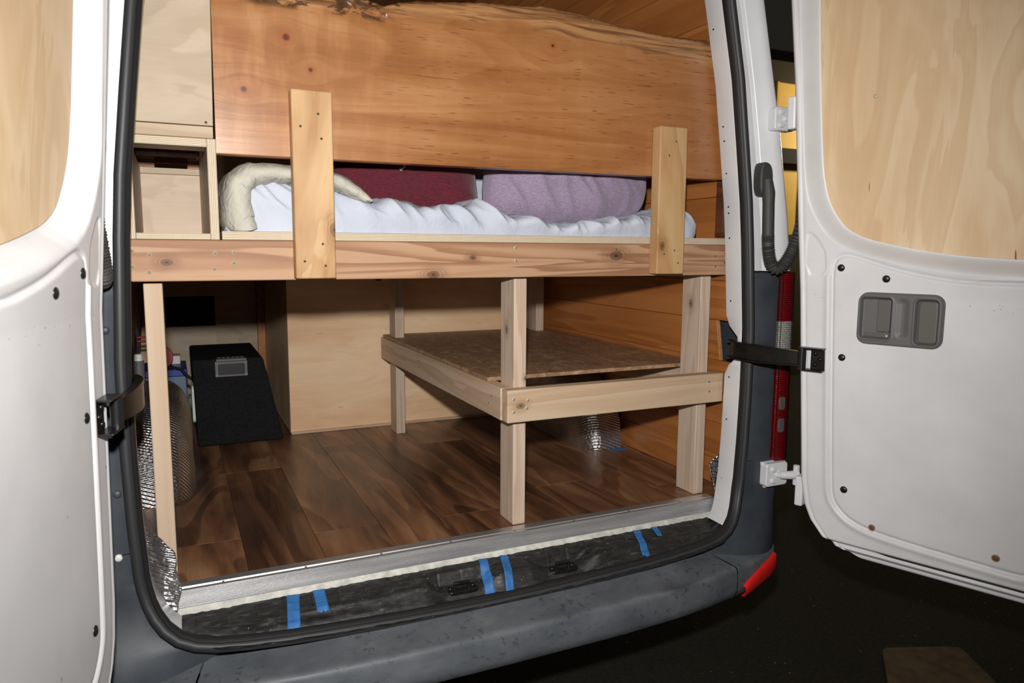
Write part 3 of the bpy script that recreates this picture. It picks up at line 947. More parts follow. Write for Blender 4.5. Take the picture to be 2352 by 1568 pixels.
# ================================================================== FLOOR, WALLS, CEILING
fl = B(-0.90, 0.90, -0.02, 2.4, -0.05, -0.012).build('floor', 'darkwood')
tag(fl, 'dark brown plank floor of the cargo area', 'floor', kind='structure')
seams = [-0.942, -0.7615, -0.58, -0.3986, -0.2195, -0.0391, 0.1415, 0.322, 0.5025, 0.683, 0.8635, 0.90]
joints = {1: [0.24], 2: [0.85], 3: [0.197], 4: [1.05], 5: [0.172], 6: [0.95], 7: [0.30], 8: [1.02], 9: [0.15], 0: [0.7], 10: [0.6]}
for i in range(len(seams) - 1):
    x0, x1 = max(seams[i], -0.90), seams[i + 1]
    ycuts = [-0.018] + joints.get(i, []) + [1.35 + 0.1 * (i % 3), 2.17]
    for y0, y1 in zip(ycuts, ycuts[1:]):
        B(x0 + 0.0004, x1 - 0.0004, y0 + 0.0004, y1 - 0.0004, -0.012, 0.0).build('floor_plank', 'acacia', fl, bevel=0.0008, seg=1)

WX = [(0.0, 0.875), (0.2, 0.866), (0.42, 0.846), (0.55, 0.826), (0.7, 0.816), (0.8, 0.811), (0.97, 0.802), (1.3, 0.768), (1.6, 0.715), (1.95, 0.63)]
def xw(z): return interp(WX, z)
wr = thing('wall_right', (0.86, 1.0, 0.0), 'orange brown wood board wall on the right inside the van', 'wall', kind='structure')
zc = [0.002, 0.105, 0.21, 0.315, 0.418, 0.548, 0.672, 0.80, 0.925, 1.05, 1.175, 1.30, 1.425, 1.55, 1.675, 1.80, 1.92]
for k, (z0, z1) in enumerate(zip(zc, zc[1:])):
    ya = 0.05 if 0.40 < z0 < 0.54 else (-0.012 if z0 > 0.54 else 0.005)
    if z0 > 0.9: ya = 0.035
    a, b = xw(z0), xw(z1); t = 0.014
    mb = MB(); g_ = 0.0006
    mb.v += [(a, ya, z0 + g_), (a + t, ya, z0 + g_), (a + t, 2.16, z0 + g_), (a, 2.16, z0 + g_), (b, ya, z1 - g_), (b + t, ya, z1 - g_), (b + t, 2.16, z1 - g_), (b, 2.16, z1 - g_)]
    for i_, q in enumerate(((0, 3, 2, 1), (4, 5, 6, 7), (0, 1, 5, 4), (1, 2, 6, 5), (2, 3, 7, 6), (3, 0, 4, 7))): mb.face(q, 1 if i_ == 2 else 0)
    mb.build('wall_board', ['cedar_y', 'cedar_end'], wr, bevel=0.0012, seg=1)
MB().grid([[(xw(z) + 0.03, y, z) for z in np.linspace(0, 1.95, 20)] for y in (-0.01, 2.16)]).build('wall_backing', 'felt', wr)
B(0.792, 0.808, 0.0, 0.035, 0.805, 0.97).build('wall_end_trim', 'darkwood', wr, bevel=0.001)

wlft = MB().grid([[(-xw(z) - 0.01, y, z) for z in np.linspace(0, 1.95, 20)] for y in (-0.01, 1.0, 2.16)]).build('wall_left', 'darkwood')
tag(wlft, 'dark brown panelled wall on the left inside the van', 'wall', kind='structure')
wf = thing('wall_front', (0, 2.18, 0), 'pale plywood bulkhead at the front of the cargo area', 'wall', kind='structure')
hx0, hx1, hz0, hz1 = -0.755, -0.53, 0.378, 0.527
B(-0.90, hx0, 2.16, 2.18, 0, 1.95).build('bulkhead_panel', 'birch_panel', wf)
B(hx1, 0.90, 2.16, 2.18, 0, 1.95).build('bulkhead_panel', 'birch_x', wf)
B(hx0, hx1, 2.16, 2.18, 0, hz0).build('bulkhead_panel', 'birch_x', wf)
B(hx0, hx1, 2.16, 2.18, hz1, 1.95).build('bulkhead_panel', 'birch_x', wf)
B(hx0 - 0.02, hx1 + 0.02, 2.19, 2.5, hz0 - 0.02, hz1 + 0.02).build('hole_shade_box', 'hole_shade', wf)  # near-black box stands in for the shade inside the hole
B(-0.79, -0.757, 2.10, 2.16, 0, 0.69).build('bulkhead_stud', 'stud_z', wf, bevel=0.002)
cl = MB().grid([[(x, y, 1.92) for y in (-0.02, 2.2)] for x in np.linspace(-0.7, 0.7, 4)]).build('ceiling', 'ceil')
tag(cl, 'brown wood panel ceiling of the van', 'ceiling', kind='structure')

# aluminium threshold strip
pf = [(0.012, 0.0015), (0.012, 0.0045), (-0.014, 0.0045), (-0.016, 0.0012), (-0.021, 0.0012), (-0.0225, 0.0045), (-0.030, 0.0045)]
n = 13
for k in range(n * 2 + 1):
    t = k / (n * 2)
    pf.append((-0.0315 - 0.010 * t + (0.0009 if k % 2 else -0.0009), 0.003 - 0.035 * t))
pf += [(-0.036, -0.034), (-0.02, -0.012)]
rows = [[(x, y, z) for y, z in pf] for x in (-0.735, 0.78)]
ts = MB().grid(rows, closed_v=True)
ts.face(range(len(pf))); ts.face(range(len(pf), 2 * len(pf)))
ts = ts.build('trim_1', 'alu')
tag(ts, 'ribbed aluminium threshold strip along the edge of the plank floor', 'threshold strip', kind='structure')
for x in (-0.64, -0.455, -0.27, -0.085, 0.10, 0.285, 0.47, 0.655):
    screw(ts, x, -0.0185, 0.0045, SCREW_D, 'screw', (math.radians(-90), 0, 0))

# ================================================================== BED PLATFORM
YB0, YB1 = -0.012, 0.026
bed = thing('bed_frame', (0, 0.6, 0), 'timber bed platform frame with front beam, posts and two upright boards', 'bed frame')
beam = B(-0.792, 0.807, YB0, YB1, 0.691, 0.780).build('front_beam', 'fir_x', bed, bevel=0.003)
for x, z in ((-0.754, 0.748), (-0.756, 0.711), (-0.626, 0.751), (-0.628, 0.717), (-0.587, 0.753), (-0.588, 0.73), (0.099, 0.768), (0.10, 0.735), (-0.786, 0.755), (-0.787, 0.723)):
    screw(beam, x, YB0, z)
for x, z in ((0.758, 0.747), (0.76, 0.716), (0.794, 0.755), (0.794, 0.728), (0.409, 0.765)):
    screw(beam, x, YB0, z, SCREW_D)
B(-0.609, 0.803, -0.004, 1.30, 0.7805, 0.7995, 1).build('deck_board', ['birch_x', 'edge_z'], bed, bevel=0.0008, seg=1)
for (x0, y0, z1, m_, z0) in ((-0.771, 0.027, 0.686, 'post_tan', 0.0005), (0.115, 0.027, 0.780, 'stud_z', 0.0005), (0.743, 0.029, 0.780, 'stud_z', 0.0005), (0.10, 1.136, 0.691, 'stud_z', 0.0005), (0.745, 1.14, 0.691, 'stud_z', 0.4035)):
    B(x0, x0 + 0.038, y0, y0 + 0.089, z0, z1).build('post', m_, bed, bevel=0.003)
B(-0.79, 0.80, 1.226, 1.264, 0.691, 0.780).build('rear_beam', 'stud_x', bed, bevel=0.003)
for x in (-0.61, -0.20, 0.35):
    B(x, x + 0.038, 0.0265, 1.2255, 0.691, 0.780).build('joist', 'stud_y', bed, bevel=0.003)
for x0, x1, z0, z1, scr in ((-0.4605, -0.3715, 0.695, 1.108, ((-0.403, 1.058), (-0.442, 1.029), (-0.397, 1.005), (-0.40, 0.773), (-0.441, 0.734), (-0.395, 0.724))),
                            (0.519, 0.612, 0.697, 1.102, ((0.572, 1.063), (0.55, 1.024), (0.578, 0.763), (0.592, 0.728), (0.543, 0.753)))):
    u = B(x0, x1, -0.050, YB0 - 0.0005, z0, z1).build('upright_board', 'alder', bed, bevel=0.003)
    for x, z in scr: screw(u, x, -0.050, z, SCREW_D)

# lower shelf
sh = thing('lower_shelf', (0.45, 0.6, 0.30), 'pale lumber shelf frame with strand board top under the bed', 'shelf')
fr = B(0.079, 0.8085, YB0, YB1 + 0.0005, 0.302, 0.391).build('front_rail', 'stud_x', sh, bevel=0.003)
for x, z in ((0.097, 0.367), (0.139, 0.361), (0.097, 0.332), (0.136, 0.34)): screw(fr, x, YB0, z, SCREW)
for x, z in ((0.754, 0.367), (0.756, 0.337)): screw(fr, x, YB0, z, SCREW_D)
lr = B(0.0765, 0.1145, 0.027, 1.278, 0.302, 0.391).build('side_rail', 'stud_y', sh, bevel=0.003)
for y, z in ((0.09, 0.36), (0.11, 0.335), (0.75, 0.365), (0.75, 0.34)):
    screw(lr, 0.0765, y, z, SCREW_D, 'screw', (0, 0, math.radians(-90)))
B(0.783, 0.821, 0.125, 1.25, 0.302, 0.391).build('side_rail', 'stud_y', sh, bevel=0.003)
B(0.115, 0.783, 1.24, 1.278, 0.302, 0.391).build('rear_rail', 'stud_x', sh, bevel=0.003)
B(0.084, 0.842, 0.137, 1.272, 0.3915, 0.403).build('strand_board', 'osb', sh, bevel=0.0008, seg=1)

# ================================================================== LIVE EDGE SLAB
top = [(-0.612, 1.312), (-0.56, 1.33), (-0.48, 1.338), (-0.40, 1.325), (-0.33, 1.338), (-0.262, 1.334), (-0.235, 1.327), (-0.215, 1.334), (-0.16, 1.345), (-0.115, 1.350), (0.02, 1.367), (0.10, 1.371), (0.155, 1.3765), (0.172, 1.381), (0.23, 1.379), (0.29, 1.376), (0.315, 1.372), (0.32, 1.366), (0.326, 1.371), (0.371, 1.366), (0.41, 1.360), (0.45, 1.3595), (0.511, 1.357), (0.60, 1.3575), (0.66, 1.358), (0.705, 1.361), (0.712, 1.368), (0.72, 1.366), (0.735, 1.360), (0.753, 1.358)]
NX = 340
zr = [0.0] + list(np.linspace(0.004, 0.92, 30)) + list(np.linspace(0.93, 1.0, 14))
rows_f, rows_b = [], []
for i in range(NX + 1):
    t = i / NX
    rf, rb = [], []
    for q in zr:
        xl = -0.614 + 0.002 * q; xr = 0.782 - 0.029 * q
        x = xl + (xr - xl) * t
        zt = interp(top, min(max(x, -0.612), 0.753)) + 0.0016 * mnoise.noise((x * 55, 0, 0)) + 0.0009 * mnoise.noise((x * 150, 4, 0))
        zb = 0.9645 + (x + 0.614) * 0.0046
        z = zb + (zt - zb) * q
        d = zt - z
        y = -0.0120
        # live edge rolls back; surface of the sapwood is slightly uneven
        y += 0.014 * math.exp(-d / 0.006) + 0.0035 * float(sstep(-d, -0.05, -0.0)) * (0.5 + mnoise.noise((x * 9, z * 60, 2)))
        if z > 1.28 and x < -0.2:
            bk = mnoise.noise((x * 18, z * 34, 5)); y += 0.012 * float(sstep(bk, 0.05, 0.3)) * float(sstep(z, 1.28, 1.295)) * float(sstep(x, -0.60, -0.52))
        if q == 0.0: y += 0.0015
        rf.append((x, y, z)); rb.append((x, 0.028, z - (0.006 if q == 1.0 else 0)))
    rows_f.append(rf); rows_b.append(rb)
mb = MB()
# closed tube in q: front up then back down
P = [rf + rb[::-1] for rf, rb in zip(rows_f, rows_b)]
mb.grid(P, closed_v=True)
nv = len(P[0])
mb.face(range(nv)); mb.face(range(NX * nv, NX * nv + nv))
slab = mb.build('live_edge_slab', 'slab', smooth=45)
# texture coordinates of the slab material are world metres
shift = slab.location.copy()
slab.data.transform(Matrix.Translation(shift)); slab.location = (0, 0, 0)
tag(slab, 'wide orange brown live edge wood slab fixed above the bed as a side board', 'wood slab')

# ================================================================== UPPER LEFT CABINET AND CUBBY
cb = thing('wall_cabinet', (-0.70, 0.2, 0.994), 'tall pale birch plywood cabinet at upper left beside the slab', 'cabinet')
def lean(p):  # left edge follows the body's inward lean
    return Vector((p[0] + (0.085 * max(0, p[2] - 1.0) if p[0] < -0.7 else 0.02 * max(0, p[2] - 1.0)), p[1], p[2]))
MB().box(-0.772, -0.6185, -0.012, 0.006, 1.0215, 1.90).build('door_panel', 'birch_x', cb, bevel=0.0008, xf=lean, seg=1)
B(-0.778, -0.6185, -0.010, 0.006, 0.9955, 1.0200).build('bottom_rail', 'pale_strip', cb, bevel=0.001)
MB().box(-0.792, -0.7745, -0.008, 0.03, 0.995, 1.90).build('side_strip', 'pale_strip', cb, bevel=0.001, xf=lean)
MB().box(-0.633, -0.6195, 0.007, 0.45, 1.0, 1.90).build('side_panel', 'birch_x', cb, xf=lean)
B(-0.79, -0.64, 0.42, 0.45, 1.0, 1.9).build('rear_panel', 'darkwood', cb)
screw(cb, -0.632, -0.012, 1.028, SCREW_D)

qb = thing('storage_cubby', (-0.70, 0.2, 0.7805), 'open birch plywood cubby box standing on the left end of the beam', 'cubby')
B(-0.6325, -0.6145, -0.012, 0.46, 0.7805, 0.9945, 1).build('side_panel', ['birch_in', 'edge_x'], qb, bevel=0.0006, seg=1)
B(-0.7935, -0.7775, -0.012, 0.46, 0.7805, 0.975, 1).build('side_panel', ['birch_in', 'edge_x'], qb, bevel=0.0006, seg=1)
B(-0.777, -0.633, -0.012, 0.46, 0.7805, 0.7935, 1).build('bottom_panel', ['birch_in', 'edge_z'], qb, bevel=0.0006, seg=1)
B(-0.7935, -0.633, -0.012, 0.07, 0.977, 0.9945, 1).build('top_panel', ['birch_in', 'edge_z'], qb, bevel=0.0006, seg=1)
B(-0.777, -0.633, 0.455, 0.467, 0.794, 0.966).build('back_panel', 'birch_in', qb)
B(-0.777, -0.633, 0.440, 0.4545, 0.9565, 0.9725, 1).build('cross_strip', ['birch_in', 'edge_z'], qb, bevel=0.0006, seg=1)
for a, b in ((-0.785, -0.742), (-0.662, -0.632)):
    B(a, b, 0.47, 0.51, 0.96, 1.25).build('cleat', 'fir_x', qb, bevel=0.002)
B(-0.80, -0.62, 0.60, 0.61, 1.0, 1.3).build('rear_board', 'cedar_y', qb)

# ================================================================== PLYWOOD CABINET UNDER THE BED
pc = thing('plywood_cabinet', (0.25, 1.7, 0), 'large warm plywood cabinet closing the space under the bed', 'cabinet')
B(-0.300, 0.80, 1.309, 1.327, 0.004, 0.688).build('front_panel', 'birch_panel', pc, bevel=0.001)
B(-0.300, -0.282, 1.3275, 2.155, 0.004, 0.688).build('side_panel', 'birch_panel', pc, bevel=0.001)
B(-0.335, -0.3005, 2.12, 2.158, 0.004, 0.688).build('corner_strip', 'cedar_y', pc, bevel=0.001)
B(-0.298, 0.80, 1.300, 1.3088, 0.0005, 0.010).build('base_strip', 'stud_x', pc)
B(0.065, 0.085, 1.285, 1.309, 0.63, 0.685).build('bracket', 'darkwood', pc, bevel=0.001)

# ================================================================== BEDDING
HT = [(-0.60, 0.81), (-0.585, 0.85), (-0.55, 0.90), (-0.52, 0.918), (-0.46, 0.922), (-0.38, 0.918), (-0.30, 0.892), (-0.25, 0.875), (-0.2, 0.877), (-0.14, 0.869), (-0.08, 0.868), (-0.02, 0.880), (0.02, 0.884), (0.06, 0.874), (0.10, 0.848), (0.2, 0.838), (0.3, 0.834), (0.40, 0.838), (0.48, 0.85), (0.56, 0.868), (0.65, 0.892), (0.69, 0.882), (0.712, 0.855), (0.724, 0.815)]
def wr_(x, y, z, s):
    a = mnoise.noise((x * 9 * s + z * 6, y * 7 * s, z * 14 * s))
    b = 1 - abs(mnoise.noise((x * 14 * s + z * 16 * s, y * 10 * s + 3, z * 9 * s)))
    return a * 0.6 + (b ** 3 - 0.4) * 0.8
nu, nv_ = 300, 84
P = []
for i in range(nu + 1):
    x = -0.600 + 1.324 * i / nu
    h = interp(HT, x)
    end = min(1.0, min(x + 0.600, 0.724 - x) / 0.05)
    end = math.sqrt(max(0.0, 1 - (1 - end) ** 2))
    row = []
    for j in range(nv_ + 1):
        v = j / nv_
        if v < 0.55:
            th = (v / 0.55) * math.pi / 2
            bulge = 0.010 + 0.03 * (1 - end)
            y = 0.075 - (0.075 - bulge) * (math.cos(th) ** 0.6) + 0.014 * (1 - math.sin(th)) ** 2
            z = 0.8005 + (h - 0.8005) * math.sin(th) ** 0.75
        else:
            t = (v - 0.55) / 0.45
            y = 0.075 + 0.78 * t
            z = h - (h - 0.85) * 0.35 * t
        k = min(1.0, v * 6)
        w = wr_(x, y, z * 0.7, 0.75) * 0.022 + wr_(x + 5, y, z * 0.6, 1.6) * 0.009
        row.append((x, max(0.002, y - w * 0.9 * k * (1 - 0.5 * v)), max(0.8005, z + w * k * 0.8)))
    P.append(row)
dv = MB().grid(P); dv.face(range(nv_ + 1)); dv.face(range(nu * (nv_ + 1), (nu + 1) * (nv_ + 1)))
tag(dv.build('white_duvet', 'sheet', smooth=180), 'rumpled white cotton duvet spread along the bed platform', 'duvet')

ctl = [(-0.556, 0.800, 0.034), (-0.566, 0.83, 0.040), (-0.570, 0.87, 0.038), (-0.566, 0.905, 0.036), (-0.540, 0.928, 0.031), (-0.49, 0.932, 0.026), (-0.43, 0.932, 0.025), (-0.37, 0.928, 0.024), (-0.335, 0.914, 0.024), (-0.305, 0.895, 0.022), (-0.283, 0.882, 0.015), (-0.272, 0.876, 0.006)]
P = []
N = 120
for i in range(N + 1):
    t = i / N * (len(ctl) - 1); k = min(int(t), len(ctl) - 2); f = t - k
    f2 = f
    c = [ctl[k][m] * (1 - f2) + ctl[k + 1][m] * f2 for m in range(3)]
    a, b = ctl[max(k - 0, 0)], ctl[k + 1]
    a0, b0 = ctl[max(k - 1, 0)], ctl[min(k + 2, len(ctl) - 1)]
    tx, tz = (b[0] - a[0]) + 0.5 * (b0[0] - a0[0]), (b[1] - a[1]) + 0.5 * (b0[1] - a0[1])
    l = math.hypot(tx, tz); nx, nz = tz / l, -tx / l
    row = []
    for j in range(40):
        th = 2 * math.pi * j / 40
        cs, sn = math.cos(th), math.sin(th)
        rr = c[2] * (1 + 0.16 * mnoise.noise((i * 0.07, math.cos(th) * 1.5, math.sin(th) * 1.5)) + 0.16 * (0.4 - abs(mnoise.noise((i * 0.16, math.cos(th) * 2.6, math.sin(th) * 2.0))) ) )
        o = rr * math.copysign(abs(cs) ** 0.8, cs)
        y = 0.135 + 0.135 * math.copysign(abs(sn) ** 0.7, sn) + 0.006 * mnoise.noise((i * 0.12, o * 40, 3))
        row.append((c[0] - nx * o, max(y, -0.006), max(c[1] - nz * o, 0.8005)))
    P.append(row)
cm = MB().grid(P, closed_v=True); cm.face(range(40)); cm.face(range(N * 40, N * 40 + 40))
tag(cm.build('cream_comforter', 'cream', smooth=180), 'cream comforter folded over the left end of the duvet', 'comforter')

def pillow(name, c, w, h, t, mat, rz=0.0, tilt=0.25, sk=0.0, pw=4.0, seed=0, rd=0.04, wk=1.0, **lab):
    n = 70
    R = Matrix.Rotation(rz, 3, 'Y')
    T = Matrix.Rotation(-tilt, 3, 'X')
    mb = MB()
    for sd in (-1, 1):
        P = []
        for i in range(n + 1):
            row = []
            for j in range(n + 1):
                u, v = -1 + 2 * i / n, -1 + 2 * j / n
                # square -> pillow outline with pinched sides
                x = w / 2 * u * (1 - 0.05 * (1 - v ** 2) * abs(u) ** 3) * (1 - rd * v ** 4)
                z = h / 2 * v * (1 - 0.06 * (1 - u ** 2) * abs(v) ** 3) * (1 - rd * u ** 4)
                x += sk * z
                th = t / 2 * ((1 - abs(u) ** pw) * (1 - abs(v) ** pw)) ** 0.5
                edge = (1 - abs(u) ** 8) * (1 - abs(v) ** 8)
                wv = (mnoise.noise((u * 2.5 + seed, v * 2.5, sd)) * 0.010 + wr_(u * 0.25 + seed, v * 0.12, u * 0.1 + v * 0.10, 0.9) * 0.008 * wk) * edge
                p = Vector((x, sd * th - wv, z))
                p = T @ (R @ p)
                row.append(tuple(Vector(c) + p))
            P.append(row)
        mb.grid(P, flip=sd > 0)
    o = mb.build(name, mat, smooth=75)
    return tag(o, **lab)
bpil = pillow('burgundy_pillow', (-0.125, 0.235, 0.995), 0.43, 0.36, 0.15, 'burgundy', 0.0, 0.22, seed=1, label='burgundy linen pillow behind the rumpled duvet', cat='pillow')
MB().tube([(-0.150, 0.150, 0.987), (-0.148, 0.146, 0.975), (-0.158, 0.145, 0.967), (-0.168, 0.146, 0.965), (-0.160, 0.145, 0.970), (-0.152, 0.146, 0.973)], 0.0018, 6).build('loose_thread', 'whiteplastic', bpil)
pillow('lilac_pillow', (0.362, 0.185, 0.976), 0.565, 0.30, 0.20, 'lilac', -0.02, 0.15, sk=0.16, pw=2.4, seed=5, rd=0.20, wk=2.2, label='lilac linen pillow resting on the duvet at right', cat='pillow')
pillow('white_pillow', (0.085, 0.40, 0.96), 0.34, 0.28, 0.12, 'sheet', 0.0, 0.2, seed=9, label='white pillow glimpsed between the burgundy and lilac pillows', cat='pillow')
pillow('white_bolster', (0.63, 0.33, 0.872), 0.17, 0.12, 0.15, 'cream', 0.1, 0.1, pw=2.5, seed=12, label='cream bed linen bundled at the right end of the duvet', cat='bedding')

# ================================================================== FOIL PIECES
def arch(sgn, label):
    xi, xo_ = 0.678, 0.842
    yc, ry, rz_ = 0.942, 0.355, 0.315 if sgn < 0 else 0.296
    P = []
    n = 80
    for k in range(n + 1):
        th = math.pi * k / n
        row = []
        for f, xx in [(0.0, xi), (0.4, xi), (0.6, xi)] + [(0.62 + 0.38 * math.sin(q), xi + 0.085 * (1 - math.cos(q))) for q in np.linspace(0.1, math.pi / 2, 10)] + [(1.0, (xi + 0.085 + xo_) / 2), (1.0, xo_)]:
            y = yc - ry * f * math.cos(th) * 1.0
            z = rz_ * f * math.sin(th) ** 0.85
            d = 0.003 * mnoise.noise((xx * 30, y * 22, z * 22))
            row.append((sgn * (xx + d), y, max(0.0008, z + d)))
        P.append(row)
    o = MB().grid(P).build('foil_wheel_arch', 'foil', smooth=60)
    tag(o, label, 'wheel arch', 'foil covered wheel arches')
arch(-1, 'wheel arch covered in silver bubble foil beside the black speaker box')
arch(1, 'wheel arch covered in silver bubble foil beneath the strand board shelf')

def sheet_foil(name, pts, thick, label, seed):
    """pts: 3D outline fan, crumpled"""
    c = sum((Vector(p) for p in pts), Vector()) / len(pts)
    n = len(pts); rows = []
    ring = [Vector(pts[0])]
    out = []
    for i in range(n):
        a, b = Vector(pts[i]), Vector(pts[(i + 1) % n])
        m = max(2, int((b - a).length / 0.006))
        for k in range(m): out.append(a.lerp(b, k / m))
    for f in np.linspace(0, 1, 16):
        r = []
        for p in out:
            q = c.lerp(p, f)
            q = q + Vector((mnoise.noise(q * 60 + Vector((seed, 0, 0))), mnoise.noise(q * 55 + Vector((seed + 7, 0, 0))), 0)) * 0.0035
            r.append(q)
        rows.append(r)
    mb = MB().grid(rows, closed_v=True)
    o = mb.build(name, 'foil', smooth=60)
    s_ = o.modifiers.new('thick', 'SOLIDIFY'); s_.thickness = thick
    tag(o, label, 'foil', 'loose foil scraps at the door corners')
    return o
sheet_foil('foil_flap', [(-0.793, -0.02, 0.162), (-0.765, -0.008, 0.125), (-0.736, -0.015, 0.088), (-0.7345, -0.028, 0.05), (-0.727, -0.034, 0.008), (-0.738, -0.05, -0.035), (-0.765, -0.045, -0.042), (-0.785, -0.055, 0.0), (-0.794, -0.05, 0.06)], 0.003, 'crumpled silver foil flap beside the foot of the left post', 3)
sheet_foil('foil_flap', [(0.832, 0.0, 0.14), (0.795, 0.0, 0.118), (0.779, 0.0, 0.105), (0.778, -0.01, 0.068), (0.790, -0.02, 0.02), (0.792, -0.03, -0.03), (0.80, -0.035, -0.05), (0.83, -0.02, 0.0)], 0.003, 'crumpled silver foil flap in the lower right door corner', 11)

# ================================================================== STORED THINGS UNDER THE BED
sp = thing('speaker_box', (-0.5, 1.5, 0), 'black carpeted wedge speaker box with metal handle on the floor', 'speaker')
body = MB().prism([(-0.655, 0.002), (-0.336, 0.002), (-0.407, 0.340), (-0.663, 0.340)], lambda p, q, a: (p, a, q), 1.232, 1.72).build('cabinet_body', 'carpet', sp, bevel=0.010, seg=4, smooth=40)
hp = MB().prism(rrect(-0.583, -0.466, 0.272, 0.332, 0.005), lambda p, q, a: (p, a, q), 1.222, 1.2335).build('handle_plate', 'greyplastic', sp, bevel=0.002)
MB().prism(rrect(-0.572, -0.476, 0.280, 0.322, 0.004), lambda p, q, a: (p, a, q), 1.2195, 1.2225).build('handle_cup', 'blk', hp, bevel=0.001)
MB().tube([(-0.578, 1.223, 0.336), (-0.47, 1.223, 0.336)], 0.007, 12).build('handle_bar', 'greyplastic', hp, smooth=50)
MB().box(-0.575, -0.474, 1.228, 1.275, 0.3405, 0.3425).build('handle_flange', 'greyplastic', hp, bevel=0.0008)
for x in (-0.578, -0.471):
    for z in (0.277, 0.327): screw(hp, x, 1.222, z)
for k in range(6):
    MB().dome((-0.566 + k * 0.0165, 1.252, 0.3425), (0, 0, 1), 0.003, 0.0015, 8).build('rivet', 'steel', hp)
tp = MB().prism(rrect(1.27, 1.40, 0.09, 0.235, 0.02), lambda p, q, a: (a, p, q), -0.668, -0.655).build('terminal_plate', 'whiteplastic', sp, bevel=0.003)
MB().cyl((-0.668, 1.335, 0.165), (-0.680, 1.335, 0.165), 0.03, 0.028, 18).build('terminal_cup', 'greyplastic', tp, bevel=0.002)

bt = thing('battery_box', (-0.755, 1.55, 0), 'grey battery box with blue lid between wheel arch and speaker', 'battery')
B(-0.835, -0.682, 1.45, 1.70, 0.001, 0.248).build('case', 'battgrey', bt, bevel=0.005)
B(-0.839, -0.678, 1.446, 1.704, 0.248, 0.276).build('lid', 'blue', bt, bevel=0.004)
tag(MB().box(-0.752, -0.70, 1.60, 1.68, 0.276, 0.312).build('white_box', 'whiteplastic', bevel=0.004), 'small white plastic box on the blue battery lid', 'box')
rl = thing('cable_reel', (-0.765, 1.52, 0.276), 'dark red cable reel standing on the battery box', 'reel')
for y in (1.50, 1.545):
    MB().cyl((-0.772, y, 0.321), (-0.772, y + 0.006, 0.321), 0.045, n=28).build('reel_flange', 'red', rl, bevel=0.001)
MB().cyl((-0.772, 1.506, 0.321), (-0.772, 1.545, 0.321), 0.028, n=20).build('reel_drum', 'blk', rl)
tag(MB().tube([(-0.76, 1.442, 0.282), (-0.735, 1.425, 0.292), (-0.70, 1.41, 0.283), (-0.68, 1.395, 0.258), (-0.664, 1.385, 0.245)], 0.006, 10).build('power_cable', 'rubber_blk', smooth=60), 'black power cable looping from battery to speaker box', 'cable')
cn = thing('spray_can', (-0.828, 0.93, 0.315), 'small spray can standing on the left wheel arch', 'can')
MB().cyl((-0.828, 0.93, 0.316), (-0.828, 0.93, 0.392), 0.017, n=18).build('can_body', 'greyplastic', cn, bevel=0.002)
MB().cyl((-0.828, 0.93, 0.392), (-0.828, 0.93, 0.415), 0.014, 0.012, 18).build('can_cap', 'whiteplastic', cn, bevel=0.002)
rc = thing('red_clamp', (-0.845, 1.50, 0.29), 'red handled clamp hanging on the dark left wall', 'clamp')
B(-0.856, -0.848, 1.47, 1.55, 0.30, 0.52).build('clamp_bar', 'black_metal', rc, bevel=0.002)
for z in (0.395, 0.411): MB().cyl((-0.85, 1.46, z), (-0.822, 1.46, z), 0.005, n=12).build('clamp_handle', 'red', rc)

# ================================================================== BLUE TAPE STRIPS on the sill
def tape(x0, y0, x1, y1, w, label, seed, tear=0.006):
    d = Vector((x1 - x0, y1 - y0)); L = d.length; d.normalize(); nn = Vector((-d.y, d.x))
    rows = []
    n = 26
    for i in range(n + 1):
        t = i / n
        row = []
        for j in range(7):
            s_ = (j / 6 - 0.5) * w
            tt = t * L
            if i == n: tt += tear * mnoise.noise((seed + j * 0.9, 0, 0)) * 1.5
            x = x0 + d.x * tt + nn.x * s_; y = y0 + d.y * tt + nn.y * s_
            yy = min(y, -0.046)
            row.append((x, y, sill_z(x, max(yy, -0.165)) + 0.0022 + 0.0006 * math.sin(i * 1.7 + seed)))
        rows.append(row)
    o = MB().grid(rows).build('painters_tape', 'tape', smooth=60)
    s = o.modifiers.new('thick', 'SOLIDIFY'); s.thickness = 0.0006
    tag(o, label, 'tape', 'blue tape strips on the sill')
tape(-0.491, -0.052, -0.503, -0.146, 0.028, 'long blue tape strip at the left end of the black sill', 1)
tape(-0.432, -0.050, -0.434, -0.120, 0.027, 'short blue tape strip next to the leftmost strip on the sill', 2)
tape(-0.008, -0.050, -0.024, -0.150, 0.024, 'torn blue tape strip just right of the left striker pocket', 3, 0.012)
tape(0.053, -0.050, 0.028, -0.150, 0.022, 'blue tape strip between the two striker pockets, beside a torn one', 4)
tape(0.476, -0.050, 0.447, -0.142, 0.022, 'long blue tape strip near the right end of the sill', 5)
tape(0.538, -0.050, 0.530, -0.094, 0.018, 'short pointed blue tape strip, rightmost on the sill', 6, 0.012)

o = MB().box(0.775, 0.85, 0.556, 0.582, 0.0004, 0.0016).build('painters_tape', 'tape')
tag(o, 'scrap of blue tape on the floor beside the right wheel arch', 'tape', 'blue tape strips on the sill')

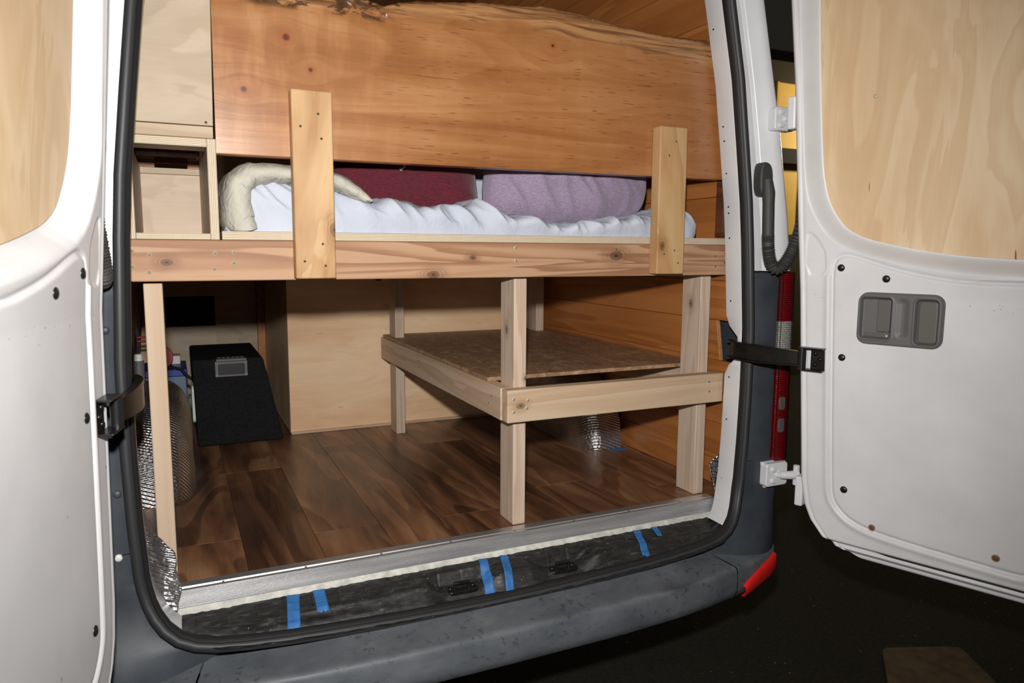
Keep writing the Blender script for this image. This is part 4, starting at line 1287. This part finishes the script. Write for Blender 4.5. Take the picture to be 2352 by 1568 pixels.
# ================================================================== REAR DOORS
EDGE = [(-0.08, 0.300), (-0.076, 0.262), (-0.066, 0.205), (-0.046, 0.150), (-0.02, 0.115), (0.02, 0.082), (0.06, 0.064), (0.126, 0.052), (0.35, 0.038), (0.616, 0.022), (0.85, 0.008), (1.2, -0.010), (1.43, -0.028), (1.95, -0.075)]
FREE = [(-0.08, 0.60), (-0.06, 0.69), (0.0, 0.735), (0.1, 0.75), (1.95, 0.75)]
WIN = chaikin([(0.045, 1.62), (0.045, 1.40), (0.062, 1.08), (0.074, 0.94), (0.100, 0.868), (0.150, 0.806), (0.285, 0.772), (0.403, 0.754), (0.534, 0.745), (0.62, 0.75), (0.668, 0.79), (0.675, 0.90), (0.66, 1.40), (0.645, 1.62), (0.60, 1.72), (0.10, 1.72)], 2)
PAN = chaikin([(0.148, 0.13), (0.123, 0.62), (0.120, 0.735), (0.145, 0.752), (0.18, 0.745), (0.262, 0.717), (0.34, 0.700), (0.408, 0.690), (0.539, 0.688), (0.61, 0.692), (0.632, 0.66), (0.632, 0.06), (0.60, 0.016), (0.56, 0.014), (0.277, 0.028), (0.20, 0.046), (0.158, 0.085)], 2)
TRI = chaikin([(0.044, 0.812), (0.062, 0.812), (0.090, 0.772), (0.097, 0.755), (0.098, 0.70), (0.046, 0.698)], 1)

def make_door(sgn, H, ang, label):
    a = ang
    D = Vector((sgn * math.sin(a), -math.cos(a), 0)); Nn = Vector((-sgn * math.cos(a), -math.sin(a), 0)); H = Vector((H[0], H[1], 0))
    def xf(p): return H + D * p[0] + Nn * (p[1] + 0.06 * max(0.0, p[2] - 0.65)) + Vector((0, 0, p[2]))   # local (s, n, z)
    root = thing('rear_door', (H.x, H.y, -0.08), label, 'van door')
    zs = np.concatenate([np.linspace(-0.08, 0.10, 56), np.linspace(0.104, 0.66, 120), np.linspace(0.663, 0.98, 108), np.linspace(0.99, 1.95, 110)])
    ts_ = np.concatenate([np.linspace(0, 0.03, 9), np.linspace(0.034, 0.20, 48), np.linspace(0.206, 0.80, 100), np.linspace(0.81, 1.0, 40)])
    Z = np.repeat(zs[:, None], len(ts_), 1)
    E0 = np.interp(zs, [q[0] for q in EDGE], [q[1] for q in EDGE]); E1 = np.interp(zs, [q[0] for q in FREE], [q[1] for q in FREE])
    Sg = E0[:, None] + (E1 - E0)[:, None] * ts_[None, :]
    dw = sdf(WIN, Sg, Z); dp = sdf(PAN, Sg, Z); dt = sdf(TRI, Sg, Z)
    de = np.minimum(Sg - E0[:, None], E1[:, None] - Sg); de = np.minimum(de, Z + 0.08)
    nrm = np.zeros_like(Sg)
    # window well: rounded slope down to the ply
    nrm += -0.042 * (1 - sstep(dw, 0.0, 0.042)) 
    # groove around the lower board, board itself slightly proud
    nrm += -0.0045 * np.exp(-((dp - 0.004) / 0.0045) ** 2)
    nrm += 0.002 * (1 - sstep(dp, -0.003, 0.002))
    # soft raised bead round the board
    nrm += 0.004 * np.exp(-((dp - 0.016) / 0.008) ** 2) * (Z < 0.70)
    nrm += -0.003 * (1 - sstep(dt, -0.002, 0.003))
    # bottom flange steps back
    fl_ = 1 - sstep(Z, -0.034, -0.022)
    nrm += -0.022 * fl_ - 0.012 * (1 - sstep(Z, -0.056, -0.050)) + 0.005 * np.exp(-((Z + 0.043) / 0.003) ** 2)
    # rounded perimeter, with a shallow flange line
    nrm += -0.030 * (1 - sstep(de, 0.0, 0.020)) ** 2 - 0.0022 * np.exp(-((de - 0.026) / 0.004) ** 2)
    P = [[(Sg[i, j], nrm[i, j], zs[i]) for j in range(len(ts_))] for i in range(len(zs))]
    mb = MB().grid(P)
    # perimeter return and outer skin
    per = [(i, 0) for i in range(len(zs) - 1, -1, -1)] + [(0, j) for j in range(1, len(ts_))] + [(i, len(ts_) - 1) for i in range(1, len(zs))]
    nv2 = len(ts_)
    loop = []
    for dn in (-0.055, -0.085):
        r = []
        for i, j in per:
            p = P[i][j]; r.append((p[0] + (0.006 if j == 0 else -0.006 if j == nv2 - 1 else 0), dn, p[2] + (0.004 if i == 0 else 0)))
        loop.append(r)
    b = len(mb.v); m_ = len(per)
    for r in loop: mb.v += r
    for k in range(m_ - 1):
        i, j = per[k]; i2, j2 = per[k + 1]
        mb.face((i * nv2 + j, i2 * nv2 + j2, b + k + 1, b + k))
        mb.face((b + k, b + k + 1, b + m_ + k + 1, b + m_ + k))
    for i in range(len(zs) - 1):   # outer skin strips
        mb.face((b + m_ + (len(zs) - 1 - i), b + m_ + (len(zs) - 2 - i), b + m_ + m_ - len(zs) + i + 1, b + m_ + m_ - len(zs) + i))
    mb.build('door_shell', 'door_white', root, smooth=60, xf=xf)
    # ply in the window opening
    WP = [(s, z) for s, z in WIN]
    w = MB().prism(WP, lambda p, q, t: (p, t, q), -0.0415, -0.0385)
    # slightly larger than the opening so its rim tucks in
    wp = w.build('window_panel', 'birch_z', root, xf=xf)
    MB().dome((0.191, -0.0385, 1.152), (0, 1, 0), 0.005, 0.003, 12).build('panel_screw', 'steel', wp, smooth=40, xf=xf)
    for s, z in ((0.139, 0.7203), (0.2503, 0.6946), (0.1534, 0.4832), (0.180, 0.1256)):
        MB().dome((s, 0.0022, z), (0, 1, 0), 0.0095, 0.004, 20).build('plug', 'blk', root, smooth=40, xf=xf)
    for s, z in ((0.2566, 0.040), (0.5338, 0.040)):
        hb = MB().dome((s, 0.002, z), (0, 1, 0), 0.0075, 0.002, 6, 2).build('bolt', 'screw_dark', root, xf=xf)
        MB().tube([(s + 0.0075 * math.cos(t), 0.002, z + 0.0075 * math.sin(t)) for t in np.linspace(0, 2 * math.pi, 16, endpoint=False)], 0.0016, 6, closed=True).build('bolt_rim', 'cedar_end', hb, xf=xf)
    # thin dark line above the bottom flange
    MB().tube([(s, -0.006, -0.0265 + 0.012 * max(0, 0.30 - s) / 0.12) for s in np.linspace(0.20, 0.66, 20)], 0.0028, 8).build('edge_seal', 'rubber_blk', root, smooth=60, xf=xf)
    if sgn > 0:
        # latch handle with two cups
        hx = [0.186, 0.388, 0.524, 0.661]
        hs = np.linspace(hx[0] - 0.001, hx[1] + 0.001, 136); hz = np.linspace(hx[2] - 0.001, hx[3] + 0.001, 100)
        X, Y = np.meshgrid(hs, hz, indexing='ij')
        d0 = sdf(rrect(*hx, 0.026), X, Y)
        d1 = sdf(rrect(0.1955, 0.2715, 0.541, 0.648, 0.010), X, Y); d2 = sdf(rrect(0.324, 0.377, 0.534, 0.648, 0.012), X, Y)
        d3 = sdf(rrect(0.278, 0.314, 0.545, 0.650, 0.016), X, Y)
        hn = 0.017 * (1 - sstep(d0, -0.006, 0.0005) ** 1.5) - 0.002
        hn += -0.0105 * (1 - sstep(d1, -0.006, 0.0))
        hn += 0.0015 * np.exp(-((d1 - 0.002) / 0.002) ** 2)
        hn += -0.0105 * (1 - sstep(d2, -0.006, 0.0)) + 0.0015 * np.exp(-((d2 - 0.002) / 0.002) ** 2)
        hn += -0.004 * (1 - sstep(d3, -0.016, 0.0))
        hnd = MB().grid([[(X[i, j], hn[i, j], Y[i, j]) for j in range(len(hz))] for i in range(len(hs))])
        hnd.f = [q for q in hnd.f]
        keep = []
        dd = d0.flatten()
        hnd.f, hnd.mi = zip(*[(q, 0) for q in hnd.f if min(dd[k] for k in q) < 0.0006])
        hnd.f, hnd.mi = list(hnd.f), list(hnd.mi)
        ho = hnd.build('handle_plate', 'greyplastic', root, smooth=60, xf=xf)
        MB().prism(rrect(0.2365, 0.268, 0.560, 0.643, 0.005), lambda p, q, t: (p, t, q), 0.0, 0.013).build('lever', 'greyplastic2', ho, bevel=0.002, xf=xf)
        MB().prism(rrect(0.330, 0.374, 0.538, 0.643, 0.010), lambda p, q, t: (p, t, q), 0.0, 0.0085).build('grip_pad', 'greyplastic2', ho, bevel=0.004, seg=3, xf=xf)
        sl = MB().prism(rrect(0.206, 0.252, 0.5465, 0.556, 0.003), lambda p, q, t: (p, t, q), 0.0, 0.0065).build('lock_slider', 'greyplastic2', ho, bevel=0.001, xf=xf)
        MB().dome((0.2605, 0.0055, 0.550), (0, 1, 0), 0.0024, 0.0015, 10).build('lock_mark', 'whiteplastic', ho, xf=xf)
    # check strap: bracket, pivot and arm swinging to the body
    br = MB()
    br.box(0.072, 0.112, 0.0, 0.003, 0.442, 0.502)
    br.box(0.046, 0.112, 0.0, 0.028, 0.4995, 0.5035); br.box(0.046, 0.112, 0.0, 0.028, 0.4405, 0.4445)
    bo = br.build('check_bracket', 'black_metal', root, bevel=0.0015, xf=xf)
    MB().cyl((0.054, 0.018, 0.441), (0.054, 0.018, 0.503), 0.011, n=18).build('pivot', 'blk', bo, smooth=40, xf=xf)
    for s, z in ((0.085, 0.487), (0.098, 0.472), (0.085, 0.457)):
        MB().dome((s, 0.003, z), (0, 1, 0), 0.006, 0.005, 10).build('bracket_bolt', 'black_metal', bo, smooth=40, xf=xf)
    pv = xf((0.054, 0.018, 0.472))
    end = Vector((sgn * 0.792, -0.055, 0.475))
    mid1 = Vector((pv.x * 0.55 + end.x * 0.45 - sgn * 0.030, pv.y * 0.55 + end.y * 0.45 - 0.004, 0.472)); 
    ctl_ = [pv, mid1, Vector((end.x - sgn * 0.022, end.y - 0.03, 0.474)), end]
    arm = []
    for k in range(25):
        t = k / 24; q = [c.copy() for c in ctl_]
        while len(q) > 1: q = [u.lerp(v, t) for u, v in zip(q, q[1:])]
        arm.append(q[0])
    hh = [0.020 + 0.006 * min(1, t * 2.5) for t in np.linspace(0, 1, 25)]
    mb = MB()
    rows = []
    for k, p in enumerate(arm):
        t = (arm[min(k + 1, 24)] - arm[max(k - 1, 0)]); t.z = 0; t.normalize(); nn = Vector((-t.y, t.x, 0))
        r = []
        for dn, dz in ((-1, -1), (-1, 1), (1, 1), (1, -1)):
            r.append(tuple(p + nn * dn * 0.0035 + Vector((0, 0, dz * hh[k]))))
        # flanges make it a shallow channel
        r = [tuple(p + nn * -0.0035 + Vector((0, 0, -hh[k]))), tuple(p + nn * -0.0035 + Vector((0, 0, hh[k]))), tuple(p + nn * 0.012 + Vector((0, 0, hh[k]))), tuple(p + nn * 0.012 + Vector((0, 0, hh[k] - 0.003))),
             tuple(p + nn * 0.0 + Vector((0, 0, hh[k] - 0.004))), tuple(p + nn * 0.0 + Vector((0, 0, -hh[k] + 0.004))), tuple(p + nn * 0.012 + Vector((0, 0, -hh[k] + 0.003))), tuple(p + nn * 0.012 + Vector((0, 0, -hh[k])))]
        rows.append(r)
    mb.grid(rows, closed_v=True); mb.face(range(8)); mb.face(range(24 * 8, 24 * 8 + 8))
    mb.build('check_strap', 'black_metal', root, smooth=35)
    # door-side hinge knuckles
    for z in (1.135, 0.09):
        s0 = float(np.interp(z, [q[0] for q in EDGE], [q[1] for q in EDGE]))
        MB().box(s0 - 0.016, s0 + 0.006, -0.05, -0.012, z - 0.045, z + 0.04).build('hinge_leaf', 'white', root, bevel=0.004, xf=xf)
    return root

make_door(1, (0.8375, -0.2268), 0.3825, 'open right rear van door with grey inner handle and birch plywood window panel')
make_door(-1, (-0.8195, -0.2268), 0.2236, 'open left rear van door at the left edge, close to the camera')
